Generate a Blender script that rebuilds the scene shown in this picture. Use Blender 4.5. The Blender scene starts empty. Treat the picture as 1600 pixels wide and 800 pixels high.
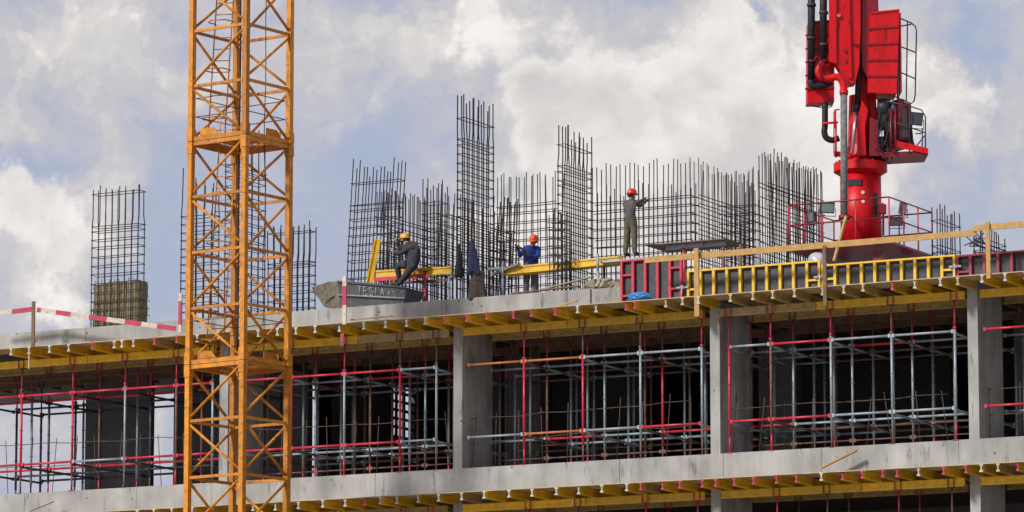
import bpy, bmesh, math, random
from mathutils import Vector, Matrix
R = math.radians
rnd = random.Random(7)
scene = bpy.context.scene
col = scene.collection

# ------------------------------------------------------------------ camera
FPX, HOR = 7000.0, 1480.0
pitch = math.atan((HOR - 400) / FPX)
psi = math.atan(13137 * math.cos(pitch) / FPX)
VH = Vector((-math.cos(psi), math.sin(psi), 0))
FW = VH * math.cos(pitch) + Vector((0, 0, math.sin(pitch)))
RT = Vector((math.sin(psi), math.cos(psi), 0))
UP = RT.cross(FW)
CAM = Vector((48.8418, -101.4072, 1.6994))
cd = bpy.data.cameras.new('camera'); cam = bpy.data.objects.new('camera', cd); col.objects.link(cam)
cd.sensor_width = 36; cd.lens = FPX / 1600 * 36; cd.clip_start = 1; cd.clip_end = 9000
M = Matrix((RT, UP, -FW)).transposed().to_4x4(); M.translation = CAM
cam.matrix_world = M
scene.camera = cam

# ------------------------------------------------------------------ sun, exposure
SUN_AZ = Vector((-0.42, -0.91, 0)).normalized(); SUN_EL = R(33)
sl = bpy.data.lights.new('sun', 'SUN'); so = bpy.data.objects.new('sun', sl); col.objects.link(so)
sl.energy = 3.6; sl.angle = R(8); sl.color = (1.0, 0.97, 0.92)
sdir = SUN_AZ * math.cos(SUN_EL) + Vector((0, 0, math.sin(SUN_EL)))
so.rotation_euler = sdir.to_track_quat('Z', 'Y').to_euler()
so.location = (0, -40, 60)
scene.view_settings.view_transform = 'Standard'; scene.view_settings.look = 'None'
scene.view_settings.exposure = 0.0; scene.view_settings.gamma = 1.0
scene.cycles.max_bounces = 6

# ------------------------------------------------------------------ sky
world = bpy.data.worlds.new('World'); scene.world = world; world.use_nodes = True
wt = world.node_tree
def build_sky():
    N, L = wt.nodes, wt.links
    N.clear()
    def node(t, **k):
        n = N.new(t)
        for a, b in k.items(): setattr(n, a, b)
        return n
    def setin(n, i, v):
        if hasattr(v, 'is_output') or isinstance(v, bpy.types.NodeSocket): L.new(v, n.inputs[i])
        else: n.inputs[i].default_value = v
    def m(op, a, b=None, c=None, clamp=False):
        n = node('ShaderNodeMath', operation=op, use_clamp=clamp); setin(n, 0, a)
        if b is not None: setin(n, 1, b)
        if c is not None: setin(n, 2, c)
        return n.outputs[0]
    def vm(op, a, b=None):
        n = node('ShaderNodeVectorMath', operation=op); setin(n, 0, a)
        if b is not None: setin(n, 1, b)
        return n.outputs['Value'] if op in ('DOT_PRODUCT', 'LENGTH') else n.outputs[0]
    d = node('ShaderNodeTexCoord').outputs['Generated']
    depth = m('MAXIMUM', m('ABSOLUTE', vm('DOT_PRODUCT', d, tuple(VH))), 0.15)
    U = m('MULTIPLY', m('DIVIDE', vm('DOT_PRODUCT', d, tuple(RT)), depth), 10)
    V = m('MULTIPLY', m('DIVIDE', vm('DOT_PRODUCT', d, (0, 0, 1)), depth), 10)
    cx = node('ShaderNodeCombineXYZ'); setin(cx, 0, U); setin(cx, 1, V); p = cx.outputs[0]
    def noise(vec, scale, detail=8, rough=.55, dist=0.0, color=False):
        n = node('ShaderNodeTexNoise'); n.noise_dimensions = '2D'; setin(n, 'Vector', vec)
        n.inputs['Scale'].default_value = scale; n.inputs['Detail'].default_value = detail
        n.inputs['Roughness'].default_value = rough; n.inputs['Distortion'].default_value = dist
        return n.outputs['Color' if color else 'Fac']
    # wisps bend the large cloud masses
    w = vm('SUBTRACT', noise(p, 3.2, 7, .58, color=True), (.5, .5, .5))
    w = vm('MULTIPLY', w, (.55, .55, 0.0))
    q = vm('ADD', p, w)
    def blob(x, y, rx, ry, amp):
        c = ((x - 800) / 708.3, (HOR - y) / 708.3, 0)
        t = vm('MULTIPLY', vm('SUBTRACT', q, c), (708.3 / rx, 708.3 / ry, 0))
        l = vm('LENGTH', t)
        e = m('POWER', 2.718, m('MULTIPLY', m('MULTIPLY', l, l), -1.0))
        return m('MULTIPLY', e, amp)
    def total(items):
        s = None
        for b in items:
            o = blob(*b); s = o if s is None else m('ADD', s, o)
        return s
    dens = total([
        (110, 60, 260, 130, .55), (60, 360, 120, 110, .75), (20, 215, 55, 50, -.45), (230, 380, 110, 140, -.25),
        (560, 50, 160, 80, .35), (760, 20, 90, 60, .55), (845, 85, 75, 50, -.35), (620, 220, 170, 110, -.35),
        (1090, 170, 270, 180, 1.1), (900, 130, 90, 60, .55), (1010, 40, 80, 60, .5), (1000, 330, 300, 110, .7),
        (1540, 35, 45, 45, -.75), (1100, 0, 30, 14, -.8), (1500, 150, 150, 90, .45), (1530, 300, 140, 60, -.4),
        (60, 690, 200, 90, .25), (1330, 60, 160, 90, .3), (430, 360, 160, 120, -.15)])
    fb = noise(p, 4.5, 9, .6)
    dd = m('ADD', m('ADD', dens, m('MULTIPLY', m('SUBTRACT', fb, .5), 1.1)), .30)
    # cloud cover
    cov = node('ShaderNodeMapRange', interpolation_type='SMOOTHSTEP'); setin(cov, 'Value', dd)
    cov.inputs['From Min'].default_value = -.15; cov.inputs['From Max'].default_value = .62
    # billow relief: how the density falls off towards the sun side
    def relief(sc, off, det):
        a = noise(q, sc, det, .55); b = noise(vm('ADD', q, off), sc, det, .55)
        return m('SUBTRACT', a, b)
    rl = m('ADD', m('MULTIPLY', relief(3.0, (-.07, .09, 0), 6), 1.2), m('MULTIPLY', relief(9.0, (-.03, .035, 0), 6), .5))
    thick = node('ShaderNodeMapRange', interpolation_type='SMOOTHSTEP'); setin(thick, 'Value', dd)
    thick.inputs['From Min'].default_value = .25; thick.inputs['From Max'].default_value = 1.25
    br = m('ADD', m('MULTIPLY', thick.outputs[0], .62), m('ADD', .22, rl))
    ramp = node('ShaderNodeValToRGB'); setin(ramp, 0, br)
    cr = ramp.color_ramp
    cr.elements[0].position = 0.0; cr.elements[0].color = (.46, .475, .60, 1)
    cr.elements[1].position = 1.0; cr.elements[1].color = (.92, .89, .87, 1)
    e = cr.elements.new(.4); e.color = (.58, .57, .60, 1)
    e = cr.elements.new(.7); e.color = (.71, .685, .675, 1)
    # crisp heaped clouds in front of the soft layer
    def puffs(vec):
        o = None
        for sc_, am in ((3.4, .50), (8.0, .26), (19.0, .12)):
            v = node('ShaderNodeTexVoronoi', feature='SMOOTH_F1', voronoi_dimensions='2D'); setin(v, 'Vector', vec); v.inputs['Scale'].default_value = sc_; v.inputs['Smoothness'].default_value = .6
            t = m('MULTIPLY', m('SUBTRACT', .42, v.outputs['Distance']), am); o = t if o is None else m('ADD', o, t)
        return m('ADD', o, m('MULTIPLY', m('SUBTRACT', noise(vec, 7, 8, .62), .5), .55))
    w2 = vm('MULTIPLY', vm('SUBTRACT', noise(p, 6.5, 6, .55, color=True), (.5, .5, .5)), (.16, .16, 0.0))
    q2 = vm('ADD', p, w2)
    cden = total([(1090, 210, 290, 170, 1.15), (1010, 50, 130, 80, .55), (895, 140, 95, 55, .45), (840, 200, 55, 60, .3), (1000, 390, 340, 120, .8), (1240, 70, 110, 90, .3),
                  (1545, 120, 80, 50, .75), (1470, 200, 150, 60, .5), (50, 330, 115, 90, .8), (30, 250, 50, 40, .35), (90, 400, 140, 65, .4), (745, 15, 80, 45, .7), (90, 90, 130, 70, .35),
                  (1510, 35, 50, 45, -.7), (1100, 2, 28, 12, -1.3), (1500, 300, 140, 45, -.4)])
    pu = puffs(q2); pl = puffs(vm('ADD', q2, (-.05, .07, 0)))
    d2 = m('SUBTRACT', m('ADD', cden, pu), .50)
    cm = node('ShaderNodeMapRange', interpolation_type='SMOOTHSTEP'); setin(cm, 'Value', d2)
    cm.inputs['From Min'].default_value = -.06; cm.inputs['From Max'].default_value = .42
    rimm = node('ShaderNodeMapRange', interpolation_type='SMOOTHSTEP'); setin(rimm, 'Value', d2)
    rimm.inputs['From Min'].default_value = .05; rimm.inputs['From Max'].default_value = .75; rimm.inputs['To Min'].default_value = .34; rimm.inputs['To Max'].default_value = 0.0
    b2 = m('ADD', m('ADD', .50, rimm.outputs[0]), m('ADD', m('MULTIPLY', m('SUBTRACT', pu, pl), 1.0), m('MULTIPLY', m('SUBTRACT', fb, .5), .5)))
    ramp2 = node('ShaderNodeValToRGB'); setin(ramp2, 0, b2); c2 = ramp2.color_ramp
    c2.elements[0].position = .05; c2.elements[0].color = (.58, .56, .585, 1)
    c2.elements[1].position = .95; c2.elements[1].color = (.93, .895, .865, 1)
    e = c2.elements.new(.42); e.color = (.70, .67, .655, 1)
    sky = node('ShaderNodeTexSky'); sky.sky_type = 'NISHITA'; sky.sun_disc = False
    sky.sun_elevation = SUN_EL; sky.sun_rotation = math.atan2(SUN_AZ.x, SUN_AZ.y)
    sky.air_density = 1.0; sky.dust_density = 2.0
    bl = node('ShaderNodeMix', data_type='RGBA'); bl.inputs['Factor'].default_value = .72
    setin(bl, 6, sky.outputs[0]); bl.inputs[7].default_value = (4.5, 5.0, 6.7, 1)   # thin high veil over the blue
    cl = node('ShaderNodeVectorMath', operation='SCALE'); setin(cl, 0, ramp.outputs[0]); cl.inputs['Scale'].default_value = 10.0
    lay = node('ShaderNodeMix', data_type='RGBA'); setin(lay, 'Factor', cm.outputs[0]); setin(lay, 6, ramp.outputs[0]); setin(lay, 7, ramp2.outputs[0])
    L.new(lay.outputs[2], cl.inputs[0])
    mix = node('ShaderNodeMix', data_type='RGBA'); setin(mix, 'Factor', m('MAXIMUM', cov.outputs[0], cm.outputs[0]))
    setin(mix, 6, bl.outputs[2]); setin(mix, 7, cl.outputs[0])
    bg = node('ShaderNodeBackground'); setin(bg, 0, mix.outputs[2]); bg.inputs['Strength'].default_value = 0.1
    out = node('ShaderNodeOutputWorld'); L.new(bg.outputs[0], out.inputs[0])
build_sky()

# ------------------------------------------------------------------ pixel rays to planes of the building
def ray(x, y): return FW + RT * ((x - 800) / FPX) + UP * ((400 - y) / FPX)
def at(x, y, Y):
    r = ray(x, y); return CAM + r * ((Y - CAM.y) / r.y)
def atz(x, y, Z):
    r = ray(x, y); return CAM + r * ((Z - CAM.z) / r.z)
def pv(x, y, dist):                         # on the vertical plane square to the view, at horizontal distance dist
    r = ray(x, y); return CAM + r * (dist / r.dot(VH))
def hd(p): return (Vector(p) - CAM).dot(VH)
def xat(px, Y, z):                          # world X whose point (X, Y, z) lies under column px
    a = ((px - 800) / FPX)
    # solve (P-C).RT = a (P-C).FW
    b = Vector((0, Y, z)) - CAM
    return -(b.dot(RT) - a * b.dot(FW)) / (RT.x - a * FW.x)

# ------------------------------------------------------------------ materials
def mat(name, base, rough=.6, metal=0.0, var=.25, scale=3.0, stain=None, stain_amt=.0, bump=.0, bscale=40, streak=False, spec=.5, ovar=0.0, spots=False):
    mt = bpy.data.materials.new(name); mt.use_nodes = True
    nt = mt.node_tree; N, L = nt.nodes, nt.links
    b = N['Principled BSDF']
    b.inputs['Roughness'].default_value = rough; b.inputs['Metallic'].default_value = metal
    b.inputs['Specular IOR Level'].default_value = spec
    g = N.new('ShaderNodeNewGeometry')
    mp = N.new('ShaderNodeMapping'); L.new(g.outputs['Position'], mp.inputs['Vector'])
    if streak: mp.inputs['Scale'].default_value = (1, 1, .18)
    n = N.new('ShaderNodeTexNoise'); n.inputs['Scale'].default_value = scale; n.inputs['Detail'].default_value = 6; n.inputs['Roughness'].default_value = .65
    L.new(mp.outputs[0], n.inputs['Vector'])
    r = N.new('ShaderNodeValToRGB'); L.new(n.outputs['Fac'], r.inputs[0])
    lo = [max(0, c * (1 - var)) for c in base]; hi = [min(1, c * (1 + var)) for c in base]
    r.color_ramp.elements[0].position = .32; r.color_ramp.elements[0].color = (*lo, 1)
    r.color_ramp.elements[1].position = .68; r.color_ramp.elements[1].color = (*hi, 1)
    c = r.outputs[0]
    if stain:
        n2 = N.new('ShaderNodeTexNoise'); n2.inputs['Scale'].default_value = scale * 2.3; n2.inputs['Detail'].default_value = 8; n2.inputs['Roughness'].default_value = .7
        L.new(mp.outputs[0], n2.inputs['Vector'])
        r2 = N.new('ShaderNodeValToRGB'); L.new(n2.outputs['Fac'], r2.inputs[0])
        r2.color_ramp.elements[0].position = .63 - stain_amt * .3; r2.color_ramp.elements[0].color = (0, 0, 0, 1)
        r2.color_ramp.elements[1].position = .74 - stain_amt * .3; r2.color_ramp.elements[1].color = (1, 1, 1, 1)
        mx = N.new('ShaderNodeMix'); mx.data_type = 'RGBA'; L.new(r2.outputs[0], mx.inputs['Factor'])
        L.new(c, mx.inputs[6]); mx.inputs[7].default_value = (*stain, 1); c = mx.outputs[2]
    if spots:
        vo = N.new('ShaderNodeTexVoronoi'); vo.inputs['Scale'].default_value = 2.6; L.new(g.outputs['Position'], vo.inputs['Vector'])
        sp = N.new('ShaderNodeMapRange'); L.new(vo.outputs['Distance'], sp.inputs['Value']); sp.inputs['From Min'].default_value = .06; sp.inputs['From Max'].default_value = .11
        sp.inputs['To Min'].default_value = .85; sp.inputs['To Max'].default_value = 0.0
        mx = N.new('ShaderNodeMix'); mx.data_type = 'RGBA'; L.new(sp.outputs[0], mx.inputs['Factor']); L.new(c, mx.inputs[6]); mx.inputs[7].default_value = (.10, .09, .085, 1); c = mx.outputs[2]
        n4 = N.new('ShaderNodeTexNoise'); n4.inputs['Scale'].default_value = .9; n4.inputs['Detail'].default_value = 3; L.new(g.outputs['Position'], n4.inputs['Vector'])
        mr = N.new('ShaderNodeMapRange'); L.new(n4.outputs['Fac'], mr.inputs['Value']); mr.inputs['From Min'].default_value = .35; mr.inputs['From Max'].default_value = .65; mr.inputs['To Min'].default_value = .80; mr.inputs['To Max'].default_value = 1.12
        ml = N.new('ShaderNodeVectorMath'); ml.operation = 'SCALE'; L.new(c, ml.inputs[0]); L.new(mr.outputs[0], ml.inputs['Scale']); c = ml.outputs[0]
    if ovar:
        oi = N.new('ShaderNodeObjectInfo'); mr = N.new('ShaderNodeMapRange'); L.new(oi.outputs['Random'], mr.inputs['Value'])
        mr.inputs['To Min'].default_value = 1 - ovar; mr.inputs['To Max'].default_value = 1 + ovar*.5
        ml = N.new('ShaderNodeVectorMath'); ml.operation = 'SCALE'; L.new(c, ml.inputs[0]); L.new(mr.outputs[0], ml.inputs['Scale']); c = ml.outputs[0]
    L.new(c, b.inputs['Base Color'])
    if bump:
        n3 = N.new('ShaderNodeTexNoise'); n3.inputs['Scale'].default_value = bscale; n3.inputs['Detail'].default_value = 5
        L.new(g.outputs['Position'], n3.inputs['Vector'])
        bp = N.new('ShaderNodeBump'); bp.inputs['Strength'].default_value = bump; bp.inputs['Distance'].default_value = .02
        L.new(n3.outputs['Fac'], bp.inputs['Height']); L.new(bp.outputs[0], b.inputs['Normal'])
    return mt
M_ = {}
M_['concrete'] = mat('concrete', (.345, .338, .325), .9, var=.2, scale=1.7, stain=(.15, .14, .13), stain_amt=.22, bump=.4, streak=True, spots=True)
M_['concrete_dark'] = mat('concrete_shade_toned', (.12, .12, .125), .95, var=.25, scale=1.2, stain=(.08, .08, .08), stain_amt=.2)  # interior concrete colour darkened to carry the indoor shade
M_['stub'] = mat('rough_concrete', (.22, .185, .10), .95, var=.35, scale=4, stain=(.08, .07, .05), stain_amt=.25, bump=.8, bscale=14, streak=True)
M_['joint'] = mat('concrete_joint', (.14, .135, .13), .95)
M_['yellow'] = mat('yellow_lacquered_timber', (.84, .50, .022), .45, var=.2, scale=5, stain=(.34, .23, .10), stain_amt=.16, ovar=.3)
M_['yellow_old_shaded'] = mat('worn_and_shade_dulled_timber', (.46, .32, .11), .65, var=.3, scale=6, stain=(.25, .19, .12), stain_amt=.25, ovar=.25)  # faded timber; also dulls the nearer inner beams in place of shade
M_['pale_timber'] = mat('pale_timber', (.47, .35, .19), .7, var=.25, scale=5, stain=(.28, .2, .1), stain_amt=.15)
M_['raw'] = mat('raw_plank_timber', (.44, .255, .075), .7, var=.22, scale=6, stain=(.3, .17, .06), stain_amt=.15)
M_['brown'] = mat('weathered_and_shade_brown_timber', (.17, .10, .06), .8, var=.3, scale=6)  # weathered boards; also the painted-in shade of inner joists and back beams
M_['grey_timber'] = mat('grey_timber', (.26, .25, .22), .85, var=.3, scale=6, stain=(.12, .1, .08), stain_amt=.2)
M_['yellow_steel'] = mat('yellow_form_steel', (.72, .45, .02), .45, var=.15, scale=6, stain=(.35, .28, .15), stain_amt=.14)
M_['red_steel'] = mat('red_form_steel', (.50, .018, .05), .45, var=.2, scale=6, stain=(.25, .05, .05), stain_amt=.15)
M_['dkred_steel'] = mat('dull_red_form_steel', (.26, .02, .045), .5, var=.25, scale=6)
M_['form_ply'] = mat('dark_form_plywood', (.036, .034, .042), .55, var=.35, scale=5, stain=(.16, .15, .15), stain_amt=.16)
M_['ply'] = mat('shade_darkened_deck_plywood', (.05, .034, .022), .7, var=.3, scale=2, stain=(.1, .07, .05), stain_amt=.2)  # inner deck sheets: the shade of the ceiling is put into this colour
M_['scaf_red'] = mat('red_scaffold_paint', (.52, .022, .05), .42, var=.25, scale=7, stain=(.20, .05, .04), stain_amt=.16)
M_['scaf_galv'] = mat('galvanised_steel', (.29, .34, .385), .5, metal=.25, var=.2, scale=7, stain=(.25, .24, .24), stain_amt=.15)
M_['scaf_rust'] = mat('rusty_scaffold_steel', (.16, .08, .06), .75, var=.35, scale=8, stain=(.3, .2, .15), stain_amt=.12)
M_['scaf_dark'] = mat('shade_darkened_scaffold_steel', (.045, .05, .07), .5, var=.3, scale=8, stain=(.14, .07, .05), stain_amt=.15)  # inner tubes left of the crane: silhouette shade put into the colour
M_['scaf_orange'] = mat('orange_worn_paint', (.46, .15, .05), .6, var=.3, scale=7)
M_['rebar'] = mat('rebar_steel', (.034, .027, .027), .8, var=.45, scale=3, stain=(.075, .045, .03), stain_amt=.2, ovar=.3)
M_['rebar_rust'] = mat('rusty_rebar', (.09, .058, .045), .8, var=.35, scale=6)
M_['crane'] = mat('crane_yellow_paint', (.56, .205, .008), .5, var=.28, scale=5, stain=(.13, .055, .02), stain_amt=.24, ovar=.3, bump=.2)
M_['crane_dark'] = mat('crane_dark_steel', (.10, .05, .02), .6)
M_['red_paint'] = mat('red_machine_paint', (.60, .005, .010), .42, var=.22, scale=3, stain=(.16, .008, .012), stain_amt=.26, streak=True, bump=.15, spec=.3)
M_['red_dark'] = mat('dark_red_machine_paint', (.22, .005, .014), .4, var=.25, scale=5, stain=(.06, .01, .02), stain_amt=.2)
M_['black'] = mat('black_rubber', (.014, .014, .018), .55, var=.4, spec=.3, stain=(.09, .085, .08), stain_amt=.15, scale=9)
M_['black_steel'] = mat('black_steel', (.035, .03, .04), .5, var=.3)
M_['chrome'] = mat('chromed_rod', (.62, .66, .72), .2, metal=.8, var=.1)
M_['crust'] = mat('cement_crusted_pipe', (.17, .165, .16), .9, var=.4, scale=9, stain=(.05, .05, .05), stain_amt=.25, bump=.6)
M_['glass'] = mat('floodlight_glass', (.30, .38, .34), .15, var=.1)
M_['glass_dark'] = mat('dull_floodlight_glass', (.12, .14, .17), .2, var=.1)
M_['white'] = mat('white_paint', (.75, .73, .70), .5, var=.1, scale=8)
M_['cap_white'] = mat('white_end_paint', (.46, .44, .40), .7, var=.3, scale=12)
M_['cream'] = mat('worn_white_board', (.55, .47, .38), .7, var=.25, scale=9, stain=(.4, .12, .12), stain_amt=.1)
M_['stripe_red'] = mat('red_board_paint', (.42, .025, .075), .6, var=.25, scale=9)
M_['skip'] = mat('dark_skip_steel', (.055, .062, .07), .6, var=.35, scale=4, stain=(.16, .15, .13), stain_amt=.2)
M_['skip_mud'] = mat('cement_crusted_skip', (.15, .13, .09), .9, var=.4, scale=6, bump=.5)
M_['chalk'] = mat('chalk_lettering', (.30, .34, .36), .9, var=.3, scale=20)
M_['burlap'] = mat('brown_wrap', (.075, .06, .05), .95, var=.4, scale=9, bump=.6)
M_['jk_blue'] = mat('dark_blue_cloth', (.03, .038, .085), .9, var=.4, scale=9)
M_['jk_dark'] = mat('dark_cloth', (.028, .026, .026), .9, var=.4, scale=9)
M_['bag'] = mat('blue_plastic', (.03, .20, .55), .35, var=.3, scale=12)
M_['sack'] = mat('white_plastic', (.42, .43, .47), .35, var=.12, scale=8)
M_['rubble'] = mat('mortar_rubble', (.28, .24, .18), .95, var=.4, scale=10, bump=.8)
M_['ground'] = mat('site_soil', (.31, .28, .23), .95, var=.2, scale=.2, stain=(.25, .22, .17), stain_amt=.1)
M_['skin'] = mat('skin', (.40, .20, .13), .6, var=.1, scale=15)
M_['hair'] = mat('dark_hair', (.02, .015, .012), .8)
M_['hat_red'] = mat('red_helmet', (.62, .03, .02), .3, var=.08)
M_['hat_orange'] = mat('orange_helmet', (.75, .10, .02), .3, var=.08)
M_['hat_yellow'] = mat('yellow_helmet', (.70, .36, .01), .35, var=.1)
M_['shirt'] = mat('grey_brown_jacket', (.085, .07, .075), .9, var=.25, scale=9, bump=1.0, bscale=11)
M_['olive'] = mat('olive_trousers', (.105, .095, .055), .9, var=.3, scale=8, bump=1.0, bscale=11)
M_['blue_jacket'] = mat('blue_work_jacket', (.012, .045, .24), .85, var=.3, scale=9, bump=1.0, bscale=11)
M_['greyblue'] = mat('grey_work_trousers', (.10, .105, .12), .9, var=.3, scale=8, bump=1.0, bscale=11)
M_['charcoal'] = mat('charcoal_workwear', (.035, .037, .045), .9, var=.3, scale=8, bump=1.0, bscale=11)
M_['boot'] = mat('dark_boot', (.03, .025, .022), .8)
M_['glove'] = mat('dark_glove', (.04, .042, .04), .9)

# ------------------------------------------------------------------ mesh building
class MB:
    def __init__(s): s.v = []; s.f = []; s.sm = []; s.mi = []
    def add(s, vs, fs, smooth=False, mi=0):
        o = len(s.v); s.v += [Vector(v) for v in vs]
        for f in fs: s.f.append([i + o for i in f]); s.sm.append(smooth); s.mi.append(mi)
        return s
    def box(s, lo, hi, mi=0):
        x0, y0, z0 = lo; x1, y1, z1 = hi
        vs = [(x0,y0,z0),(x1,y0,z0),(x1,y1,z0),(x0,y1,z0),(x0,y0,z1),(x1,y0,z1),(x1,y1,z1),(x0,y1,z1)]
        return s.add(vs, [(0,3,2,1),(4,5,6,7),(0,1,5,4),(1,2,6,5),(2,3,7,6),(3,0,4,7)], mi=mi)
    def obox(s, c, ax, ay, az, mi=0):       # oriented box: centre and three half-axis vectors
        c = Vector(c); ax = Vector(ax); ay = Vector(ay); az = Vector(az)
        vs = [c + ax*i + ay*j + az*k for k in (-1,1) for j, i in ((-1,-1),(-1,1),(1,1),(1,-1))]
        return s.add(vs, [(0,3,2,1),(4,5,6,7),(0,1,5,4),(1,2,6,5),(2,3,7,6),(3,0,4,7)], mi=mi)
    def bar(s, p, q, w, h, up=(0,0,1), mi=0):   # rectangular bar from p to q, w across, h along up
        p = Vector(p); q = Vector(q); d = (q - p)
        side = d.cross(Vector(up))
        if side.length < 1e-6: side = d.cross(Vector((1,0,0)))
        side.normalize(); u = side.cross(d).normalized()
        return s.obox((p+q)/2, d/2, side*w/2, u*h/2, mi)
    def tube(s, pts, r, n=6, cap=True, mi=0, smooth=True, closed=False):
        pts = [Vector(p) for p in pts]; rs = r if isinstance(r, (list, tuple)) else [r]*len(pts)
        d0 = (pts[1]-pts[0]).normalized()
        a = d0.orthogonal().normalized(); rings = []
        for i, p in enumerate(pts):
            if closed: t = (pts[(i+1) % len(pts)] - pts[i-1])
            else: t = (pts[min(i+1, len(pts)-1)] - pts[max(i-1, 0)])
            t.normalize(); a = (a - t*a.dot(t)).normalized(); b = t.cross(a)
            rings.append([p + (a*math.cos(2*math.pi*k/n) + b*math.sin(2*math.pi*k/n))*rs[i] for k in range(n)])
        vs = [v for ring in rings for v in ring]; fs = []
        m = len(pts); last = m if closed else m-1
        for i in range(last):
            j = (i+1) % m
            for k in range(n):
                fs.append((i*n+k, i*n+(k+1) % n, j*n+(k+1) % n, j*n+k))
        s.add(vs, fs, smooth, mi)
        if cap and not closed:
            o = len(s.v) - len(vs)
            s.f.append([o+k for k in reversed(range(n))]); s.sm.append(False); s.mi.append(mi)
            s.f.append([o+(m-1)*n+k for k in range(n)]); s.sm.append(False); s.mi.append(mi)
        return s
    def prism(s, poly, ext, mi=0):          # polygon of 3-D points extruded by a vector
        poly = [Vector(p) for p in poly]; e = Vector(ext); n = len(poly)
        vs = poly + [p+e for p in poly]
        return s.add(vs, [tuple(range(n)), tuple(reversed(range(n, 2*n)))] + [(i, i+n, (i+1) % n + n, (i+1) % n) for i in range(n)], mi=mi)
    def lathe(s, c, prof, n=24, axis=(0,0,1), mi=0, sharp=False):
        c = Vector(c); ax = Vector(axis).normalized(); a = ax.orthogonal().normalized(); b = ax.cross(a)
        vs = [c + ax*h + (a*math.cos(2*math.pi*k/n) + b*math.sin(2*math.pi*k/n))*r for r, h in prof for k in range(n)]
        fs = []
        for i in range(len(prof)-1):
            for k in range(n): fs.append((i*n+k, i*n+(k+1) % n, (i+1)*n+(k+1) % n, (i+1)*n+k))
        s.add(vs, fs, not sharp, mi)
        o = len(s.v) - len(vs)
        s.f.append([o+k for k in reversed(range(n))]); s.sm.append(False); s.mi.append(mi)
        s.f.append([o+(len(prof)-1)*n+k for k in range(n)]); s.sm.append(False); s.mi.append(mi)
        return s
    def mesh(s, name, mats, org=Vector((0,0,0))):
        me = bpy.data.meshes.new(name)
        me.from_pydata([v - org for v in s.v], [], s.f)
        for m in (mats if isinstance(mats, (list, tuple)) else [mats]): me.materials.append(M_[m])
        me.polygons.foreach_set('use_smooth', s.sm); me.polygons.foreach_set('material_index', s.mi)
        me.update()
        bm = bmesh.new(); bm.from_mesh(me); bmesh.ops.recalc_face_normals(bm, faces=bm.faces); bm.to_mesh(me); bm.free()
        return me
    def build(s, name, mats, parent=None, loc=None):
        org = Vector((0,0,0))
        if parent is not None: org = wloc(parent)
        elif loc is not None: org = Vector(loc)
        own = Vector((0,0,0))
        if parent is not None:              # put the part's origin at its own middle
            own = sum(s.v, Vector((0,0,0))) / len(s.v)
            me = s.mesh(name, mats, own)
            o = bpy.data.objects.new(name, me); o.location = own - org; o.parent = parent
        else:
            me = s.mesh(name, mats, org)
            o = bpy.data.objects.new(name, me); o.location = org
        col.objects.link(o)
        return o
def wloc(o):
    l = Vector(o.location)
    while o.parent is not None: o = o.parent; l += o.location
    return l
def tag(o, label, cat, group=None):
    o['label'] = label; o['category'] = cat
    if group: o['group'] = group
    return o
def thing(name, label, cat, loc, group=None):
    o = bpy.data.objects.new(name, None); o.empty_display_size = .2; o.location = Vector(loc); col.objects.link(o)
    return tag(o, label, cat, group)
def copy_tree(o, parent=None):
    c = o.copy(); col.objects.link(c)
    if parent is not None: c.parent = parent
    for ch in list(o.children): copy_tree(ch, c)
    return c
ORD = 'first second third fourth fifth sixth seventh eighth ninth tenth eleventh twelfth thirteenth fourteenth'.split()

# ================================================================== SETTING
ZG, ZF, ZFB = 0.0, 14.0, 13.285            # ground, floor slab top and underside
ZD, ZR = 17.91, 18.46                      # roof slab underside and top
g = MB(); g.add([(-4000,-4000,0),(4000,-4000,0),(4000,4000,0),(-4000,4000,0)], [(0,1,2,3)])
go = g.build('ground', 'ground'); go['kind'] = 'structure'

XC = [-14.62, -7.44, 0.0, 7.03]            # pillars on the facade
COLW = {-14.62: .27, -7.44: .26, 0.0: .27, 7.03: .27}
COLD = {-14.62: 1.8, -7.44: 1.65, 0.0: 1.85, 7.03: 1.6}
bld = thing('unfinished_building', 'unfinished grey concrete building with open storeys and bare pillars', 'building', (0, 6, 0))
def slab_front(name, z0, z1, x0, x1, joints, Yb, mats='concrete'):
    m = MB(); xs = [x0] + joints + [x1]
    for i in range(len(xs)-1):
        off = rnd.uniform(-.006, .006)
        m.box((xs[i] + .006, off, z0), (xs[i+1] - .006, .34, z1))
    m.box((x0, .345, z0 + .02), (x1, Yb, z1 - .003))
    return m.build(name, mats, bld)
JU = sorted(xat(p, 0, 18.2) for p in (67, 134, 250, 386, 498, 690, 886))
JL = sorted(xat(p, 0, 13.7) for p in (38, 213, 330, 452, 586, 780, 968, 1130, 1283, 1498))
XL, XRE, YB = -34.0, 16.0, 20.0
XD = -15.2                                  # left of here the building is only one bay deep
slab_front('roof_slab', ZD + .005, ZR, XL, -3.55, JU, 9.7)
m = MB(); m.box((-3.57, .06, ZD + .008), (XRE, 8.4, ZR - .008)); m.build('roof_slab', 'concrete', bld)
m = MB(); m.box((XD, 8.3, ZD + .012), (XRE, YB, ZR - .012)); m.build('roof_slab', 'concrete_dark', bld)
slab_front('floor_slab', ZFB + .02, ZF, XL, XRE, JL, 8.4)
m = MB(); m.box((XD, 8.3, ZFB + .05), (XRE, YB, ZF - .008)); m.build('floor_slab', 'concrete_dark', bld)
m = MB(); m.box((XL, 0, 9.0), (XRE, YB, 9.3)); m.build('floor_slab', 'concrete_dark', bld)
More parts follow.
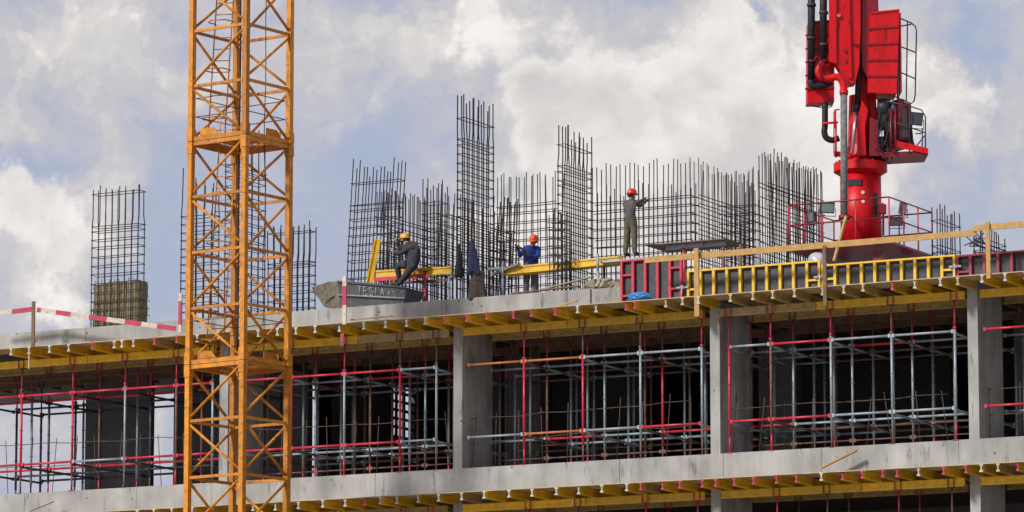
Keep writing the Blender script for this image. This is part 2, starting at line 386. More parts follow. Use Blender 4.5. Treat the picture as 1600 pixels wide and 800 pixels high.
for x in XC:
    w, dp = COLW[x], COLD[x]
    m = MB(); m.box((x - w/2, .004, ZF), (x + w/2, dp, ZD + .004)); m.build('pillar', 'concrete', bld)
    m = MB(); m.box((x - w/2, .004, 9.3), (x + w/2, dp, ZFB + .02)); m.build('pillar', 'concrete', bld)
    m = MB(); m.box((x - w/2, .004, 0), (x + w/2, dp, 9.0)); m.build('pillar', 'concrete', bld)
for x in (-24, -30): 
    m = MB(); m.box((x - .15, .3, 0), (x + .15, 1.8, 9.0)); m.box((x - .15, 4.3, 9.3), (x + .15, 5.8, ZFB + .02)); m.build('pillar', 'concrete', bld)
# inner pillars and walls
for x in (-7.6, 0.1, 7.4):
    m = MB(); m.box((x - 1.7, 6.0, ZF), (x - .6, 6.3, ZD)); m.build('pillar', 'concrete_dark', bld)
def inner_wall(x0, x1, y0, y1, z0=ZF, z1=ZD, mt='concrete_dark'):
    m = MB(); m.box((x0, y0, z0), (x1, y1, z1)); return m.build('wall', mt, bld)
xa, xb = xat(133, 5.2, 16), xat(232, 5.2, 16)
inner_wall(xa, xb, 5.2, 5.5)
xc_ = xat(271, 6.2, 16)
inner_wall(xc_, XD - .5, 6.2, 6.45)
XW = XD + .12
def wall_y(px):                            # where the ray of a picture column meets the inner side wall
    r = ray(px, 720); return CAM.y + r.y*((XW - CAM.x)/r.x)
ops = []
for p0, p1, y0, y1 in ((507, 526, 712, 748), (612, 648, 602, 682)):
    ya, yb2 = wall_y(p0), wall_y(p1); r = ray((p0+p1)/2, y0); k = (XW - CAM.x)/r.x; z1_ = CAM.z + r.z*k
    r = ray((p0+p1)/2, y1); k = (XW - CAM.x)/r.x; ops.append((ya, yb2, CAM.z + r.z*k, z1_))
yy = 6.46
for ya, yb2, z0_, z1_ in ops:
    inner_wall(XD - .1, XW, yy, ya); inner_wall(XD - .1, XW, ya, yb2, ZF, z0_); inner_wall(XD - .1, XW, ya, yb2, z1_, ZD); yy = yb2
    m = MB()
    for k in range(1, 3): m.box((XD - .02, ya + (yb2-ya)*k/3 - .04, z0_), (XD + .04, ya + (yb2-ya)*k/3 + .04, z1_))
    for k in range(1, 6): m.box((XD + .05, ya, z0_ + (z1_-z0_)*k/6 - .04), (XD + .1, yb2, z0_ + (z1_-z0_)*k/6 + .04))
    m.build('window_bars', 'form_ply', bld)
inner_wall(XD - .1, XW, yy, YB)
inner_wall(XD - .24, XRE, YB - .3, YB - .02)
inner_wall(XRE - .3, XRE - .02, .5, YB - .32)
for z0 in (9.3,):
    inner_wall(XL, XRE, 9, 9.3, z0, ZFB)
inner_wall(-11.4, -11.1, 9, YB - .35); inner_wall(-4.2, -3.9, 8.5, YB - .35); inner_wall(3.6, 3.9, 8.5, YB - .35)
inner_wall(-11.0, -8.0, 12, 12.25); inner_wall(-3.8, 1.0, 13, 13.25)

# ================================================================== FORMWORK UNDER THE SLABS
def deck(label, zt, yb):
    d = thing('formwork_deck', label, 'plywood deck', (0, 0, zt))
    for x0, x1 in ((XL + 4, -19.0), (-18.99, -14.0), (-13.99, -9.0), (-8.99, -4.0), (-3.99, 1.0), (1.01, 6.0), (6.01, 12.5)):
        m = MB(); m.box((x0, -.95 + rnd.uniform(-.03, .02), zt - .024), (x1, -.005, zt - .003)); m.build('sheet', 'pale_timber', d)
        m = MB(); m.box((x0, 0.02, zt - .024), (x1, yb, zt - .003))
        if zt > 15:
            for x in XC:                  # notched round the pillars by leaving the pillars to pass through
                pass
        m.build('sheet', 'ply', d)
    return d
deck('plywood deck sheets with pale edge lying under the roof slab', ZD, 8.3)
deck('plywood deck sheets with pale edge lying under the lower floor slab', ZFB, 8.3)

def h20(m, p, q, mi=0):                     # timber I-beam (flanges + web) from p to q, bottom line given
    p = Vector(p); q = Vector(q); d = (q - p).normalized(); side = d.cross(Vector((0,0,1))).normalized()
    up = Vector((0,0,1))
    m.obox((p+q)/2 + up*.022, (q-p)/2, side*.042, up*.022, mi)
    m.obox((p+q)/2 + up*.178, (q-p)/2, side*.042, up*.022, mi)
    m.obox((p+q)/2 + up*.100, (q-p)/2*.999, side*.017, up*.057, mi)
def joist_proto(matname, capmat, L):
    m = MB(); h20(m, (0, .03, 0), (0, L, 0))
    me = m.mesh('joist', matname)
    c = MB(); c.box((-.045, 0, 0), (.045, .03, .045)); c.box((-.045, 0, .155), (.045, .03, .2)); c.box((-.017, 0, .045), (.017, .03, .155))
    return me, c.mesh('end_cap', capmat)
PROT = {}
def joist(px, ytop, zb, cap, tone, label, L=2.62, dy=0):
    key = (cap, tone)
    if key not in PROT: PROT[key] = joist_proto(tone, {'red': 'stripe_red', 'white': 'cap_white', 'bare': 'pale_timber'}[cap], L)
    X = xat(px, -.98 + dy, zb + .1)
    o = bpy.data.objects.new('joist', PROT[key][0]); o.location = (X, -.98 + dy, zb)
    o.rotation_euler = (0, 0, R(rnd.uniform(-2.2, 2.2)))
    col.objects.link(o); tag(o, label, 'joist', 'timber joists carrying the deck sheets')
    c = bpy.data.objects.new('end_cap', PROT[key][1]); c.parent = o; col.objects.link(c)
    return o
def where(px):
    if px < 290: return 'from the left picture edge', 0
    if px < 452: return 'behind the crane mast', 1
    if px < 700: return 'right of the crane mast', 2
    if px < 1100: return 'right of the left pillar', 3
    if px < 1508: return 'right of the middle pillar', 4
    return 'right of the right pillar', 5
UPP = [17,45,77,107,144,178,190,208,241,276,308,340,372,403,433,462,492,530,568,602,635,664,694,729,760,802,830,867,902,931,978,992,1040,1066,1091,1141,1176,1207,1241,1285,1318,1348,1394,1429,1469,1496,1534,1570,1602]
URED = {144,241,276,694,729,760,802,830,867,1394,978,992}
UOLD = {241,802,1040,1066,1141,1176,1207,1241,1285,1318,1348,1496}
LOW = [20,47,75,106,127,158,185,214,240,268,300,331,362,395,430,466,504,539,570,594,620,653,685,721,756,795,831,869,904,940,979,1001,1035,1062,1097,1118,1147,1177,1213,1244,1283,1316,1347,1379,1401,1435,1474,1509,1533,1559,1590]
LRED = {570,1001,1035,1062,1097,1118,1147,1146,1177,1213,1244,1316,1347,1379,1401,1474,1509,1590}
LOLD = {721,1379,1559,595,1001}
for row, pxs, zb, red, old, nm in (('roof', UPP, ZD - .026 - .2, URED, UOLD, 'under the roof slab'), ('low', LOW, ZFB - .026 - .2, LRED, LOLD, 'under the lower slab')):
    cnt = {}
    for px in pxs:
        w, k = where(px); cnt[k] = cnt.get(k, 0) + 1
        cap = 'red' if px in red else ('bare' if px in old else 'white')
        tone = 'yellow_old_shaded' if px in old else 'yellow'
        adj = {'yellow': 'yellow', 'yellow_old_shaded': 'faded'}[tone]
        capn = {'red': 'red end', 'white': 'white end', 'bare': 'bare end'}[cap]
        joist(px, 0, zb, cap, tone, f'{adj} timber joist with {capn} {nm}, {ORD[cnt[k]-1]} {w}', dy=rnd.uniform(-.10, .09))

cnt = 0
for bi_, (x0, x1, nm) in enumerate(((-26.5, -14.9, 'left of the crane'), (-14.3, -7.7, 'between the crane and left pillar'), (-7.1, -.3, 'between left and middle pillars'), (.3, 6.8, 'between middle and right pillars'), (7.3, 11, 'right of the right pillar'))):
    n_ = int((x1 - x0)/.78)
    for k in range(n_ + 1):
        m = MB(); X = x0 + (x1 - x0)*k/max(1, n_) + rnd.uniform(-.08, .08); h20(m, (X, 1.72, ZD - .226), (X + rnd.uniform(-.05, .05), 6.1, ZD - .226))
        tag(m.build('joist', 'brown', None, (X, 1.72, ZD - .226)), f'dark inner joist under the roof deck, {ORD[k] if k < 14 else "fifteenth"} from left, {nm}', 'joist', 'inner joists in the shade of the roof deck')  # brown tone stands in for the shade on these joists
def primary(px0, px1, Y, zb, tone, label):
    a, b = xat(px0, Y, zb), xat(px1, Y, zb)
    m = MB(); h20(m, (a, Y, zb), (b, Y, zb))
    if tone == 'double':
        tone = 'yellow'
    tag(m.build('primary_beam', tone, None, ((a+b)/2, Y, zb)), label, 'beam', 'primary beams carrying the joists')
    return a, b
ZPU = ZD - .026 - .4 - .004; ZPL = ZFB - .026 - .4 - .004
for a, b, t, l in ((-90,137,'yellow','yellow beam at the left picture edge under the roof joists'), (138,338,'yellow','yellow beam between the left picture edge and the crane, under the roof joists'),
        (362,559,'yellow','yellow beam passing behind the crane right leg under the roof joists'), (560,702,'pale_timber','pale unpainted beam left of the left pillar under the roof joists'),
        (722,886,'yellow','yellow beam just right of the left pillar under the roof joists'), (887,1101,'yellow','yellow beam ending at the middle pillar under the roof joists'),
        (1125,1211,'pale_timber','short pale beam right of the middle pillar under the roof joists'), (1212,1275,'yellow_old_shaded','short faded beam next to the pale one under the roof joists'),
        (1276,1508,'yellow','long yellow beam ending at the right pillar under the roof joists'), (1531,1680,'yellow','yellow beam right of the right pillar under the roof joists')):
    primary(a, b, .05, ZPU, t, l)
for a, b, t, l in ((-90,150,'yellow','yellow beam at the left bottom corner under the lower joists'), (151,338,'yellow','yellow beam just left of the crane under the lower joists'),
        (362,540,'yellow','yellow beam behind the crane under the lower joists'), (541,700,'yellow_old_shaded','faded beam left of the left pillar foot under the lower joists'),
        (718,915,'yellow','yellow beam right of the left pillar under the lower joists'), (916,1102,'yellow','yellow beam left of the middle pillar under the lower joists'),
        (1122,1347,'yellow','yellow beam right of the middle pillar under the lower joists'), (1348,1508,'yellow','yellow beam left of the right pillar under the lower joists'), (1531,1680,'yellow','yellow beam right of the right pillar under the lower joists')):
    primary(a, b, .05, ZPL, t, l)

# ================================================================== SHORING SCAFFOLDS
ROWS = [.05, 1.35, 2.65, 3.95]
ZU, ZLW = 16.70, 14.80
def upright(sc, X, Y, z0, ztop, colr, seed):
    r = random.Random(seed)
    ze = ztop - r.uniform(.62, .8)
    m = MB(); m.tube([(X, Y, z0 + .42), (X, Y, ze)], .034, 8)
    z = z0 + .75
    while z < ze - .05:
        m.lathe((X, Y, z), [(.05, -.008), (.058, 0), (.05, .008)], 8, sharp=True); z += .5
    u = m.build('upright', {'red': 'scaf_red', 'galv': 'scaf_galv', 'rust': 'scaf_rust', 'dark': 'scaf_dark'}[colr], sc)
    m = MB(); m.box((X - .07, Y - .07, z0), (X + .07, Y + .07, z0 + .012)); m.tube([(X, Y, z0 + .01), (X, Y, z0 + .46)], .026, 8)
    m.build('base_jack', 'scaf_red' if r.random() < .45 else 'scaf_rust', u)
    m = MB(); m.tube([(X, Y, ze - .03), (X, Y, ztop - .012)], .023, 8); m.lathe((X, Y, ze + .02), [(.05, -.03), (.05, .03)], 8)
    m.box((X - .09, Y - .09, ztop - .012), (X + .09, Y + .09, ztop - .002))
    for sx in (-1, 1):
        for sy in (-1, 1): m.box((X + sx*.08 - .011, Y + sy*.062 - .011, ztop - .002), (X + sx*.08 + .011, Y + sy*.062 + .011, ztop + .2))
    m.build('fork_head', 'stripe_red' if r.random() < .4 else 'scaf_rust', u)
    return u
def ledger(sc, p, q, colr, r=.031):
    d = (Vector(q) - Vector(p)).normalized() * .035
    m = MB(); m.tube([Vector(p) + d, Vector(q) - d], r, 8)
    for e in (Vector(p) + d*1.6, Vector(q) - d*1.6): m.obox(e, (d.normalized())*.03, Vector((0,0,1)).cross(d).normalized()*.036, (0,0,.045))
    return m.build('ledger', {'red': 'scaf_red', 'galv': 'scaf_galv', 'rust': 'scaf_rust', 'orange': 'scaf_orange', 'dark': 'scaf_dark'}[colr], sc)
BAYS = [
 ('red and grey shoring scaffold in the open bay left of the crane', [-60, 33, 113, 195, 275, 332], 'grrgtg'.replace('t','u'), 'rrrrr', 'rrgrr'),
 ('shoring scaffold with red and galvanised tubes between the crane and the left pillar', [378, 455, 538, 625, 682], 'urgrg', 'rrrg', 'rrrg'),
 ('shoring scaffold with orange and galvanised ledgers between left pillar and middle pillar', [730, 819, 911, 1001, 1097], 'grrgg', 'oogg', 'gogr'),
 ('mostly galvanised shoring scaffold between the middle pillar and right pillar', [1140, 1205, 1299, 1394, 1493], 'rugg' + 'g', 'grgg', 'rrgg'),
 ('shoring scaffold with red ledgers right of the right pillar', [1537, 1610, 1690], 'rgr', 'rr', 'rr')]
CM = {'r': 'red', 'g': 'galv', 'u': 'rust', 'o': 'orange'}
XB = [(XL, XC[0]), (XC[0], XC[1]), (XC[1], XC[2]), (XC[2], XC[3]), (XC[3], XRE)]
for bi, (lab, pxs, uc, lu, ll) in enumerate(BAYS):
    xs = [xat(p, ROWS[0], 15.5) for p in pxs]
    sc = thing('shoring_scaffold', lab, 'scaffold', (sum(xs)/len(xs), 1.5, ZF), 'shoring scaffolds on the lower floor')
    for ri, Y in enumerate(ROWS):
        r = random.Random(100*bi + ri)
        def okx(x): return not any(abs(x - c) < .28 and Y < COLD[c] + .1 for c in XC) and not (xa - .1 < x < xb + .1 and 5.0 < Y < 5.7)
        xr = [x + (r.uniform(-.04, .04) if ri else 0) for x in xs]
        for i, x in enumerate(xr):
            c = CM[uc[i]] if ri == 0 else r.choice((['rust', 'dark', 'dark', 'dark'] if bi == 0 else ['galv', 'galv', 'galv', 'red', 'rust']) if bi == 0 or ri == 1 else ['galv', 'galv', 'rust'])
            if okx(x): upright(sc, x, Y, ZF, ZPU - .004, c, bi*1000 + ri*37 + i)
        for i in range(len(xr)-1):
            c1 = CM[lu[i]] if ri == 0 else r.choice(['red', 'galv', 'galv', 'galv'] if ri < 2 else ['rust', 'galv'])
            c2 = CM[ll[i]] if ri == 0 else r.choice(['red', 'galv', 'galv', 'galv'] if ri < 2 else ['rust', 'galv'])
            if bi == 0 and ri == 1: c1 = c2 = 'red'
            if bi == 0 and ri > 1: c1 = c2 = 'dark'
            ledger(sc, (xr[i], Y, ZU), (xr[i+1], Y, ZU), c1); ledger(sc, (xr[i], Y, ZLW), (xr[i+1], Y, ZLW), c2)
            if ri == 1 and bi in (1, 2, 3): ledger(sc, (xr[i], Y, ZLW - .5), (xr[i+1], Y, ZLW - .5), 'rust', .02)
        if ri in (1, 3) and bi < 4:
            for i in range(len(xr)-1):
                if r.random() < .8:
                    x = xr[i]*.45 + xr[i+1]*.55; upright(sc, x, Y + .5, ZF, ZPU + .17, r.choice(['galv', 'rust', 'galv']), bi*500 + ri*20 + i)
        if ri < len(ROWS)-1:
            for i, x in enumerate(xr):
                if not okx(x): continue
                for z in (ZU - .06, ZLW - .06): ledger(sc, (x, Y, z), (x, ROWS[ri+1], z), 'dark' if bi == 0 else r.choice(['rust', 'galv', 'galv']))
    # beams on the inner rows
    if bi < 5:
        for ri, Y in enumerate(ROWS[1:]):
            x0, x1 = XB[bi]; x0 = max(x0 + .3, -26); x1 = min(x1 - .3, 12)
            m = MB(); h20(m, (x0, Y, ZPU), (x1, Y, ZPU)); o = m.build('primary_beam', 'yellow_old_shaded' if ri < 1 else 'brown', None, ((x0+x1)/2, Y, ZPU))  # inner rows coloured dull, then brown, to paint in the deck shade
            tag(o, f'timber beam coloured dark for shade under the roof deck, {ORD[ri+1]} row back, {["left of the crane","behind the crane and right of it","between left and middle pillars","between middle and right pillars","right of the right pillar"][bi]}', 'beam', 'primary beams carrying the joists')
    # the scaffold of the storey below shows only its tops
    sc2 = thing('shoring_scaffold', ['lower storey scaffold tops left of the crane', 'lower storey scaffold tops between the crane and left pillar', 'lower storey scaffold tops between left and middle pillars', 'lower storey scaffold tops between middle and right pillars', 'lower storey scaffold tops right of the right pillar'][bi], 'scaffold', (sum(xs)/len(xs), 1, 9.3), 'shoring scaffolds of the storey below')
    for ri, Y in enumerate(ROWS[:2]):
        for i, x in enumerate(xs):
            x2 = x + .35*((i % 2)*2 - 1)*.4
            if not any(abs(x2 - c) < .3 for c in XC): upright(sc2, x2, Y, 9.3, ZPL - .004, 'rust' if (i + bi) % 2 else 'red', 7000 + bi*100 + ri*10 + i)
        for i in range(len(xs)-1): ledger(sc2, (xs[i], Y, 11.9), (xs[i+1], Y, 11.9), CM[lu[i]])
    x0, x1 = XB[bi]; x0 = max(x0 + .3, -26); x1 = min(x1 - .3, 12)
    m = MB(); h20(m, (x0, 1.35, ZPL), (x1, 1.35, ZPL))  # second beam row dulled in colour to imitate shade
    tag(m.build('primary_beam', 'yellow_old_shaded', None, ((x0+x1)/2, 1.35, ZPL)), f'timber beam coloured dull for shade under the lower deck, {["left of the crane","behind the crane and right of it","between left and middle pillars","between middle and right pillars","right of the right pillar"][bi]}', 'beam', 'primary beams carrying the joists')

# thin rebar guard rails at the slab edge
def guard(label, pa, pb, seed, lean=1.0, second=True):
    r = random.Random(seed); Y = .42
    a, b = at(*pa, Y), at(*pb, Y)
    t = thing('edge_guard', label, 'guard rail', ((a.x+b.x)/2, Y, ZF), 'thin rebar guard rails')
    n = max(2, round((b.x - a.x)/.75))
    def rail(dz, s):
        pts = []
        for k in range(n+1):
            f_ = k/n; p = a.lerp(b, f_); pts.append((p.x, Y + r.uniform(-.02, .02), p.z + dz + r.uniform(-.03, .03)))
        MB().tube(pts, .011, 5).build('rail', 'rebar_rust', t)
    rail(0, 0)
    if second: rail(-.62, 1)
    for k in range(n+1):
        p = a.lerp(b, k/n); le = r.uniform(-.16, .16)*lean
        MB().tube([(p.x + le*.1, Y + .03, ZF), (p.x + le + (-.15 if k == n else 0), Y + .03, p.z + r.uniform(.05, .25))], .011, 5).build('post', 'rebar_rust', t)
guard('thin rebar guard rail in the open bay left of the crane', (-20, 697), (288, 683), 1)
guard('thin rebar guard rail between the crane and the left pillar', (400, 672), (702, 655), 2)
guard('thin bent rebar guard rail between left and middle pillars', (735, 655), (1078, 627), 3, 1.2)
guard('thin rebar guard rail with slanting posts between middle and right pillars', (1142, 638), (1480, 617), 4, 1.6)
guard('thin rebar guard rail right of the right pillar', (1545, 610), (1640, 603), 5)

# ================================================================== TOWER CRANE
CS = 1.774; CD = 112.6
c0 = pv(374, 400, CD); cc = Vector((c0.x, c0.y, 0))
ang = math.atan2(64, 88)
ex = (RT*math.cos(ang) - VH*math.sin(ang)); ey = (RT*math.sin(ang) + VH*math.cos(ang))   # L->F and L->B directions
corners = [cc + (-ex - ey)*CS/2, cc + (ex - ey)*CS/2, cc + (ex + ey)*CS/2, cc + (-ex + ey)*CS/2]   # L, F, R, B
zj = [pv(374, y, CD).z for y in (224, 572)]
SEC = zj[0] - zj[1]
crane = thing('tower_crane', 'orange yellow lattice mast of a tower crane in front of the building', 'tower crane', cc)
def mast_section(zb):
    s = bpy.data.objects.new('mast_section', None); s.location = (0, 0, zb); s.parent = crane; col.objects.link(s)
    for c in corners:
        m = MB(); m.obox(c + Vector((0,0,zb + SEC/2)), ex*.070, ey*.070, (0,0,SEC/2 - .004))
        for z in (zb + .16, zb + SEC - .16): m.obox(c + Vector((0,0,z)), ex*.088, ey*.088, (0,0,.15))
        m.build('leg', 'crane', s)
    h = SEC/4
    for f_ in range(4):
        a, b = corners[f_], corners[(f_+1) % 4]
        n = (b - a).normalized(); inw = (cc - (a+b)/2).normalized()
        for k in range(4):
            z = zb + k*h
            m = MB(); m.bar(a + n*.07 + Vector((0,0,z + (.06 if k == 0 else 0))), b - n*.07 + Vector((0,0,z + (.06 if k == 0 else 0))), .06, .07 if k else .11); m.build('strut', 'crane', s)
            # zigzag: left leg of each face meets at 1/4 and 3/4, right leg at 0, 1/2, 1
            za, zb2 = (z + h, z) if k % 2 == 0 else (z, z + h)
            zo = .10
            pa = a + n*.06 + Vector((0,0,za + (-zo if za > zb2 else zo))); pb = b - n*.06 + Vector((0,0,zb2 + (zo if za > zb2 else -zo)))
            m = MB(); m.tube([pa, pb], .037, 8); m.build('diagonal', 'crane', s)
        m = MB(); m.bar(a + n*.07 + Vector((0,0,zb + SEC - .06)), b - n*.07 + Vector((0,0,zb + SEC - .06)), .06, .10); m.build('strut', 'crane', s)
    return s
nb = math.ceil(zj[1] / SEC)
zs0 = zj[1] - nb*SEC
for k in range(-nb, 4):
    zz = zj[1] + k*SEC
    if zz < -.5*SEC: continue
    mast_section(zz)
m = MB(); m.obox(cc + Vector((0,0,.3)), ex*2.2, ey*2.2, (0,0,.3)); m.build('footing', 'concrete', crane)
for zt in (zj[1], zj[0], zj[0] + SEC):
    m = MB(); m.obox(cc + Vector((0,0,zt + .13)) + ey*.05 , ex*(CS/2 - .1), ey*(CS/2 - .2), (0,0,.02)); m.build('platform', 'crane', crane)
    for f_ in range(4):
        a, b = corners[f_], corners[(f_+1) % 4]; n = (b-a).normalized(); inw = (cc - (a+b)/2).normalized()
        o0 = a + n*(.2 if f_ % 2 == 0 else .95) + inw*.1
        m = MB(); m.prism([o0 + Vector((0,0,zt + .15)), o0 + n*.6 + Vector((0,0,zt + .15)), o0 + n*.45 + Vector((0,0,zt + .33)), o0 + Vector((0,0,zt + .33))], inw*.02)
        m.build('toe_plate', 'crane', crane)
    for hz in (.52, 1.0):
        pts = [c + (cc - c)*.09 + Vector((0,0,zt + .13 + hz)) for c in corners]
        MB().tube(pts, .013, 6, closed=True).build('guard_rail', 'crane_dark', crane)
    # ladder from this platform up to the next, leaning, with safety hoops
    la = cc - ex*.72 - ey*.10; lb = cc - ex*.30 - ey*.10
    sdx = (ex*.9 + ey*.42).normalized()
    m = MB()
    for sgn in (-1, 1): m.tube([la + sdx*.22*sgn + Vector((0,0,zt + .15)), lb + sdx*.22*sgn + Vector((0,0,zt + SEC + .6))], .018, 6)
    lad = m.build('ladder', 'crane', crane)
    k = 0
    while .4 + k*.3 < SEC + .4:
        f_ = (.25 + k*.3)/(SEC + .45); p = la.lerp(lb, f_) + Vector((0,0,zt + .15 + f_*(SEC + .45)))
        MB().tube([p - sdx*.22, p + sdx*.22], .013, 5).build('rung', 'crane', lad); k += 1
    for k in range(4):
        f_ = (.5 + k*1.25)/(SEC + .45); p = la.lerp(lb, f_) + Vector((0,0,zt + .15 + f_*(SEC + .45)))
        nrm = Vector((sdx.y, -sdx.x, 0))
        if nrm.dot(VH) > 0: nrm = -nrm
        MB().tube([p + sdx*.2, p + sdx*.33 + nrm*.25, p + nrm*.55 + sdx*.2, p + nrm*.55 - sdx*.2, p - sdx*.33 + nrm*.25, p - sdx*.2], .017, 5).build('safety_hoop', 'crane', lad)
# mast section zero sits below; a loose cable hangs inside
pts = []
for k in range(26):
    z = zj[1] + 0.2 + k*.55
    pts.append(cc + ex*(.60 + .02*math.sin(k*1.1)) + ey*(.02*math.cos(k*.8) + .25) + Vector((0,0,z)))
MB().tube(pts, .012, 5).build('cable', 'black', crane)
pts = [cc - ex*.28 + ey*.3 + Vector((0,0,zj[1] + k*1.0 + .2)) + ex*.01*math.sin(k) for k in range(15)]
MB().tube(pts, .02, 6).build('cable', 'black', crane)

# ================================================================== REBAR
def bars_and_stirrups(t, xs_ys, tops, z0, ties, r=.016, rt_=.011, lean=(0, 0), seed=0, lap=None, loop=None, kink=.0, matb='rebar'):
    """bars: list of (x,y) with top heights; ties: list of z; loop: corner points of a stirrup"""
    rr = random.Random(seed)
    for (x, y), zt in zip(xs_ys, tops):
        j1, j2 = rr.uniform(-.012, .012), rr.uniform(-.012, .012)
        if lap:
            zl = lap + rr.uniform(-.05, .05); o = kink if rr.random() < .5 else -kink
            pts = [(x, y, z0), (x + j1*.3, y, zl), (x + j1 + o, y + j2, zl + .22), (x + j1*2 + o + lean[0]*(zt - zl), y + j2 + lean[1]*(zt - zl), zt)]
        else:
            pts = [(x, y, z0), (x + j1 + lean[0]*(zt - z0)*.4, y + j2 + lean[1]*(zt-z0)*.4, (z0+zt)/2), (x + j1*2 + lean[0]*(zt - z0), y + j2*2 + lean[1]*(zt - z0), zt)]
        MB().tube(pts, r, 5).build('vertical_bar', matb, t)
    for z in ties:
        f_ = (z - z0)
        tl = [rr.uniform(-.015, .015) for _ in loop]
        pts = [(p[0] + lean[0]*f_*(.9 if lap is None else 0), p[1], z + d) for p, d in zip(loop, tl)]
        MB().tube(pts, rt_, 5, closed=len(pts) > 2).build('stirrup', matb, t)
def cage(label, x0, y0, lx, ly, z0, tops, nx, ny, ties, seed, lean=(0,0), lap=None, kink=.018, r=.016, rt_=.0115, group='column rebar cages on the roof'):
    """rectangular column cage, lx along the facade, ly away from it"""
    rr = random.Random(seed)
    t = thing('rebar_cage', label, 'rebar cage', (x0 + lx/2, y0 + ly/2, z0), group)
    pos = []
    for i in range(nx):
        for j in range(ny):
            if i in (0, nx-1) or j in (0, ny-1):
                pos.append((x0 + lx*i/(max(1, nx-1)), y0 + ly*j/(max(1, ny-1))))
    tp = [tops(p) + rr.uniform(-.12, .12) if callable(tops) else tops + rr.uniform(-.12, .12) for p in pos]
    e = .02
    loop = [(x0-e, y0-e), (x0+lx+e, y0-e), (x0+lx+e, y0+ly+e), (x0-e, y0+ly+e)]
    bars_and_stirrups(t, pos, tp, z0, ties, r=r, rt_=rt_, lean=lean, seed=seed, lap=lap, loop=loop, kink=kink)
    return t
def steps(a, b, s): 
    out = []; z = a
    while z < b: out.append(z); z += s
    return out
def zof(x, y, Y): return at(x, y, Y).z

# left stub with its cage
Y = 2.6; xl, xr_ = at(143, 440, Y).x, at(215, 440, Y).x
cage('free standing rebar cage rising from the rough concrete stub at left', xl, Y, xr_ - xl, .32, ZR, zof(180, 293, Y), 8, 2, [zof(180, y, Y) for y in (300, 352, 359, 372, 385, 399, 413, 427, 441, 455, 469, 483, 497)], 11, lap=zof(180, 352, Y), kink=.02)
xs0, xs1 = at(145, 440, Y).x, at(217, 440, Y).x
m = MB()
nx_, nz_ = 22, 14
zt, zb = zof(180, 441, Y + .1), ZR
rr = random.Random(5)
def stubpt(u, z): return (xs0 + (xs1 - xs0)*u, z)
vs = []; fs = []
prof = [(xs0, Y + .05), (xs1 - .02, Y + .05), (xs1 - .02, Y + .5), (xs0, Y + .5)]
per = []
for k in range(4):
    a = Vector(prof[k]); b = Vector(prof[(k+1) % 4]); n_ = 14 if k % 2 == 0 else 10
    for i in range(n_): per.append(a.lerp(b, i/n_))
cen = Vector((sum(p[0] for p in prof)/4, sum(p[1] for p in prof)/4))
rowsn = 12
for i in range(rowsn + 1):
    for p in per:
        o = (p - cen).normalized()*rr.uniform(-.025, .015)
        zz = zb + (zt - zb)*i/rowsn + (rr.uniform(-.06, .04) if i == rowsn else rr.uniform(-.02, .02) if i else 0)
        vs.append((p.x + o.x, p.y + o.y, zz))
n_ = len(per)
for i in range(rowsn):
    for k in range(n_): fs.append((i*n_+k, i*n_+(k+1) % n_, (i+1)*n_+(k+1) % n_, (i+1)*n_+k))
fs.append(tuple(rowsn*n_+k for k in range(n_)))
m.add(vs, fs)
stub = m.build('concrete_stub', 'stub', None, (cen.x, cen.y, ZR)); tag(stub, 'rough brown concrete stub wrapped in rebar mesh, left of the crane', 'concrete stub')
for i in range(11):
    x = xs0 - .02 + (xs1 - xs0)*i/10
    MB().tube([(x, Y - .02, ZR), (x + rr.uniform(-.02,.02), Y - .03, zt + .06 + rr.uniform(0,.05))], .011, 5).build('mesh_wire', 'rebar_rust', stub)
for i in range(6):
    z = ZR + .12 + i*.2
    MB().tube([(xs0 - .05, Y - .02, z), (xs1 + .02, Y - .02, z + rr.uniform(-.02,.02)), (xs1 + .02, Y + .54, z)], .011, 5).build('mesh_wire', 'rebar_rust', stub)

# cages behind the crane
Y = 1.2; xl, xr_ = at(283, 400, Y).x, at(331, 400, Y).x
cage('leaning rebar cage half hidden by the left leg of the crane', xl, Y, xr_ - xl, .35, ZR, lambda p: zof(283, 262, Y) - (p[0]-xl)*.7, 5, 2, steps(ZR + .2, zof(300, 335, Y), .22), 12, lean=(.02, 0), lap=zof(300, 330, Y))
xc0 = XC[0] - .1
cage('tall rebar cage standing behind the crane mast', xc0, .15, .22, 1.7, ZR, zof(380, 195, .6), 2, 6, [zof(380, y, .6) for y in (212, 262, 270)] + steps(ZR + .15, zof(380, 275, .6), .23), 13, lap=zof(380, 262, .6))
Y = 1.6; xl, xr_ = at(419, 440, Y).x, at(482, 440, Y).x
cage('low rebar cage just right of the crane mast', xl, Y, xr_ - xl, .35, ZR, zof(450, 353, Y), 8, 2, [zof(450, y, Y) for y in (363, 410, 416)] + steps(ZR + .15, zof(450, 424, Y), .22), 14, lap=zof(450, 408, Y), kink=.02)
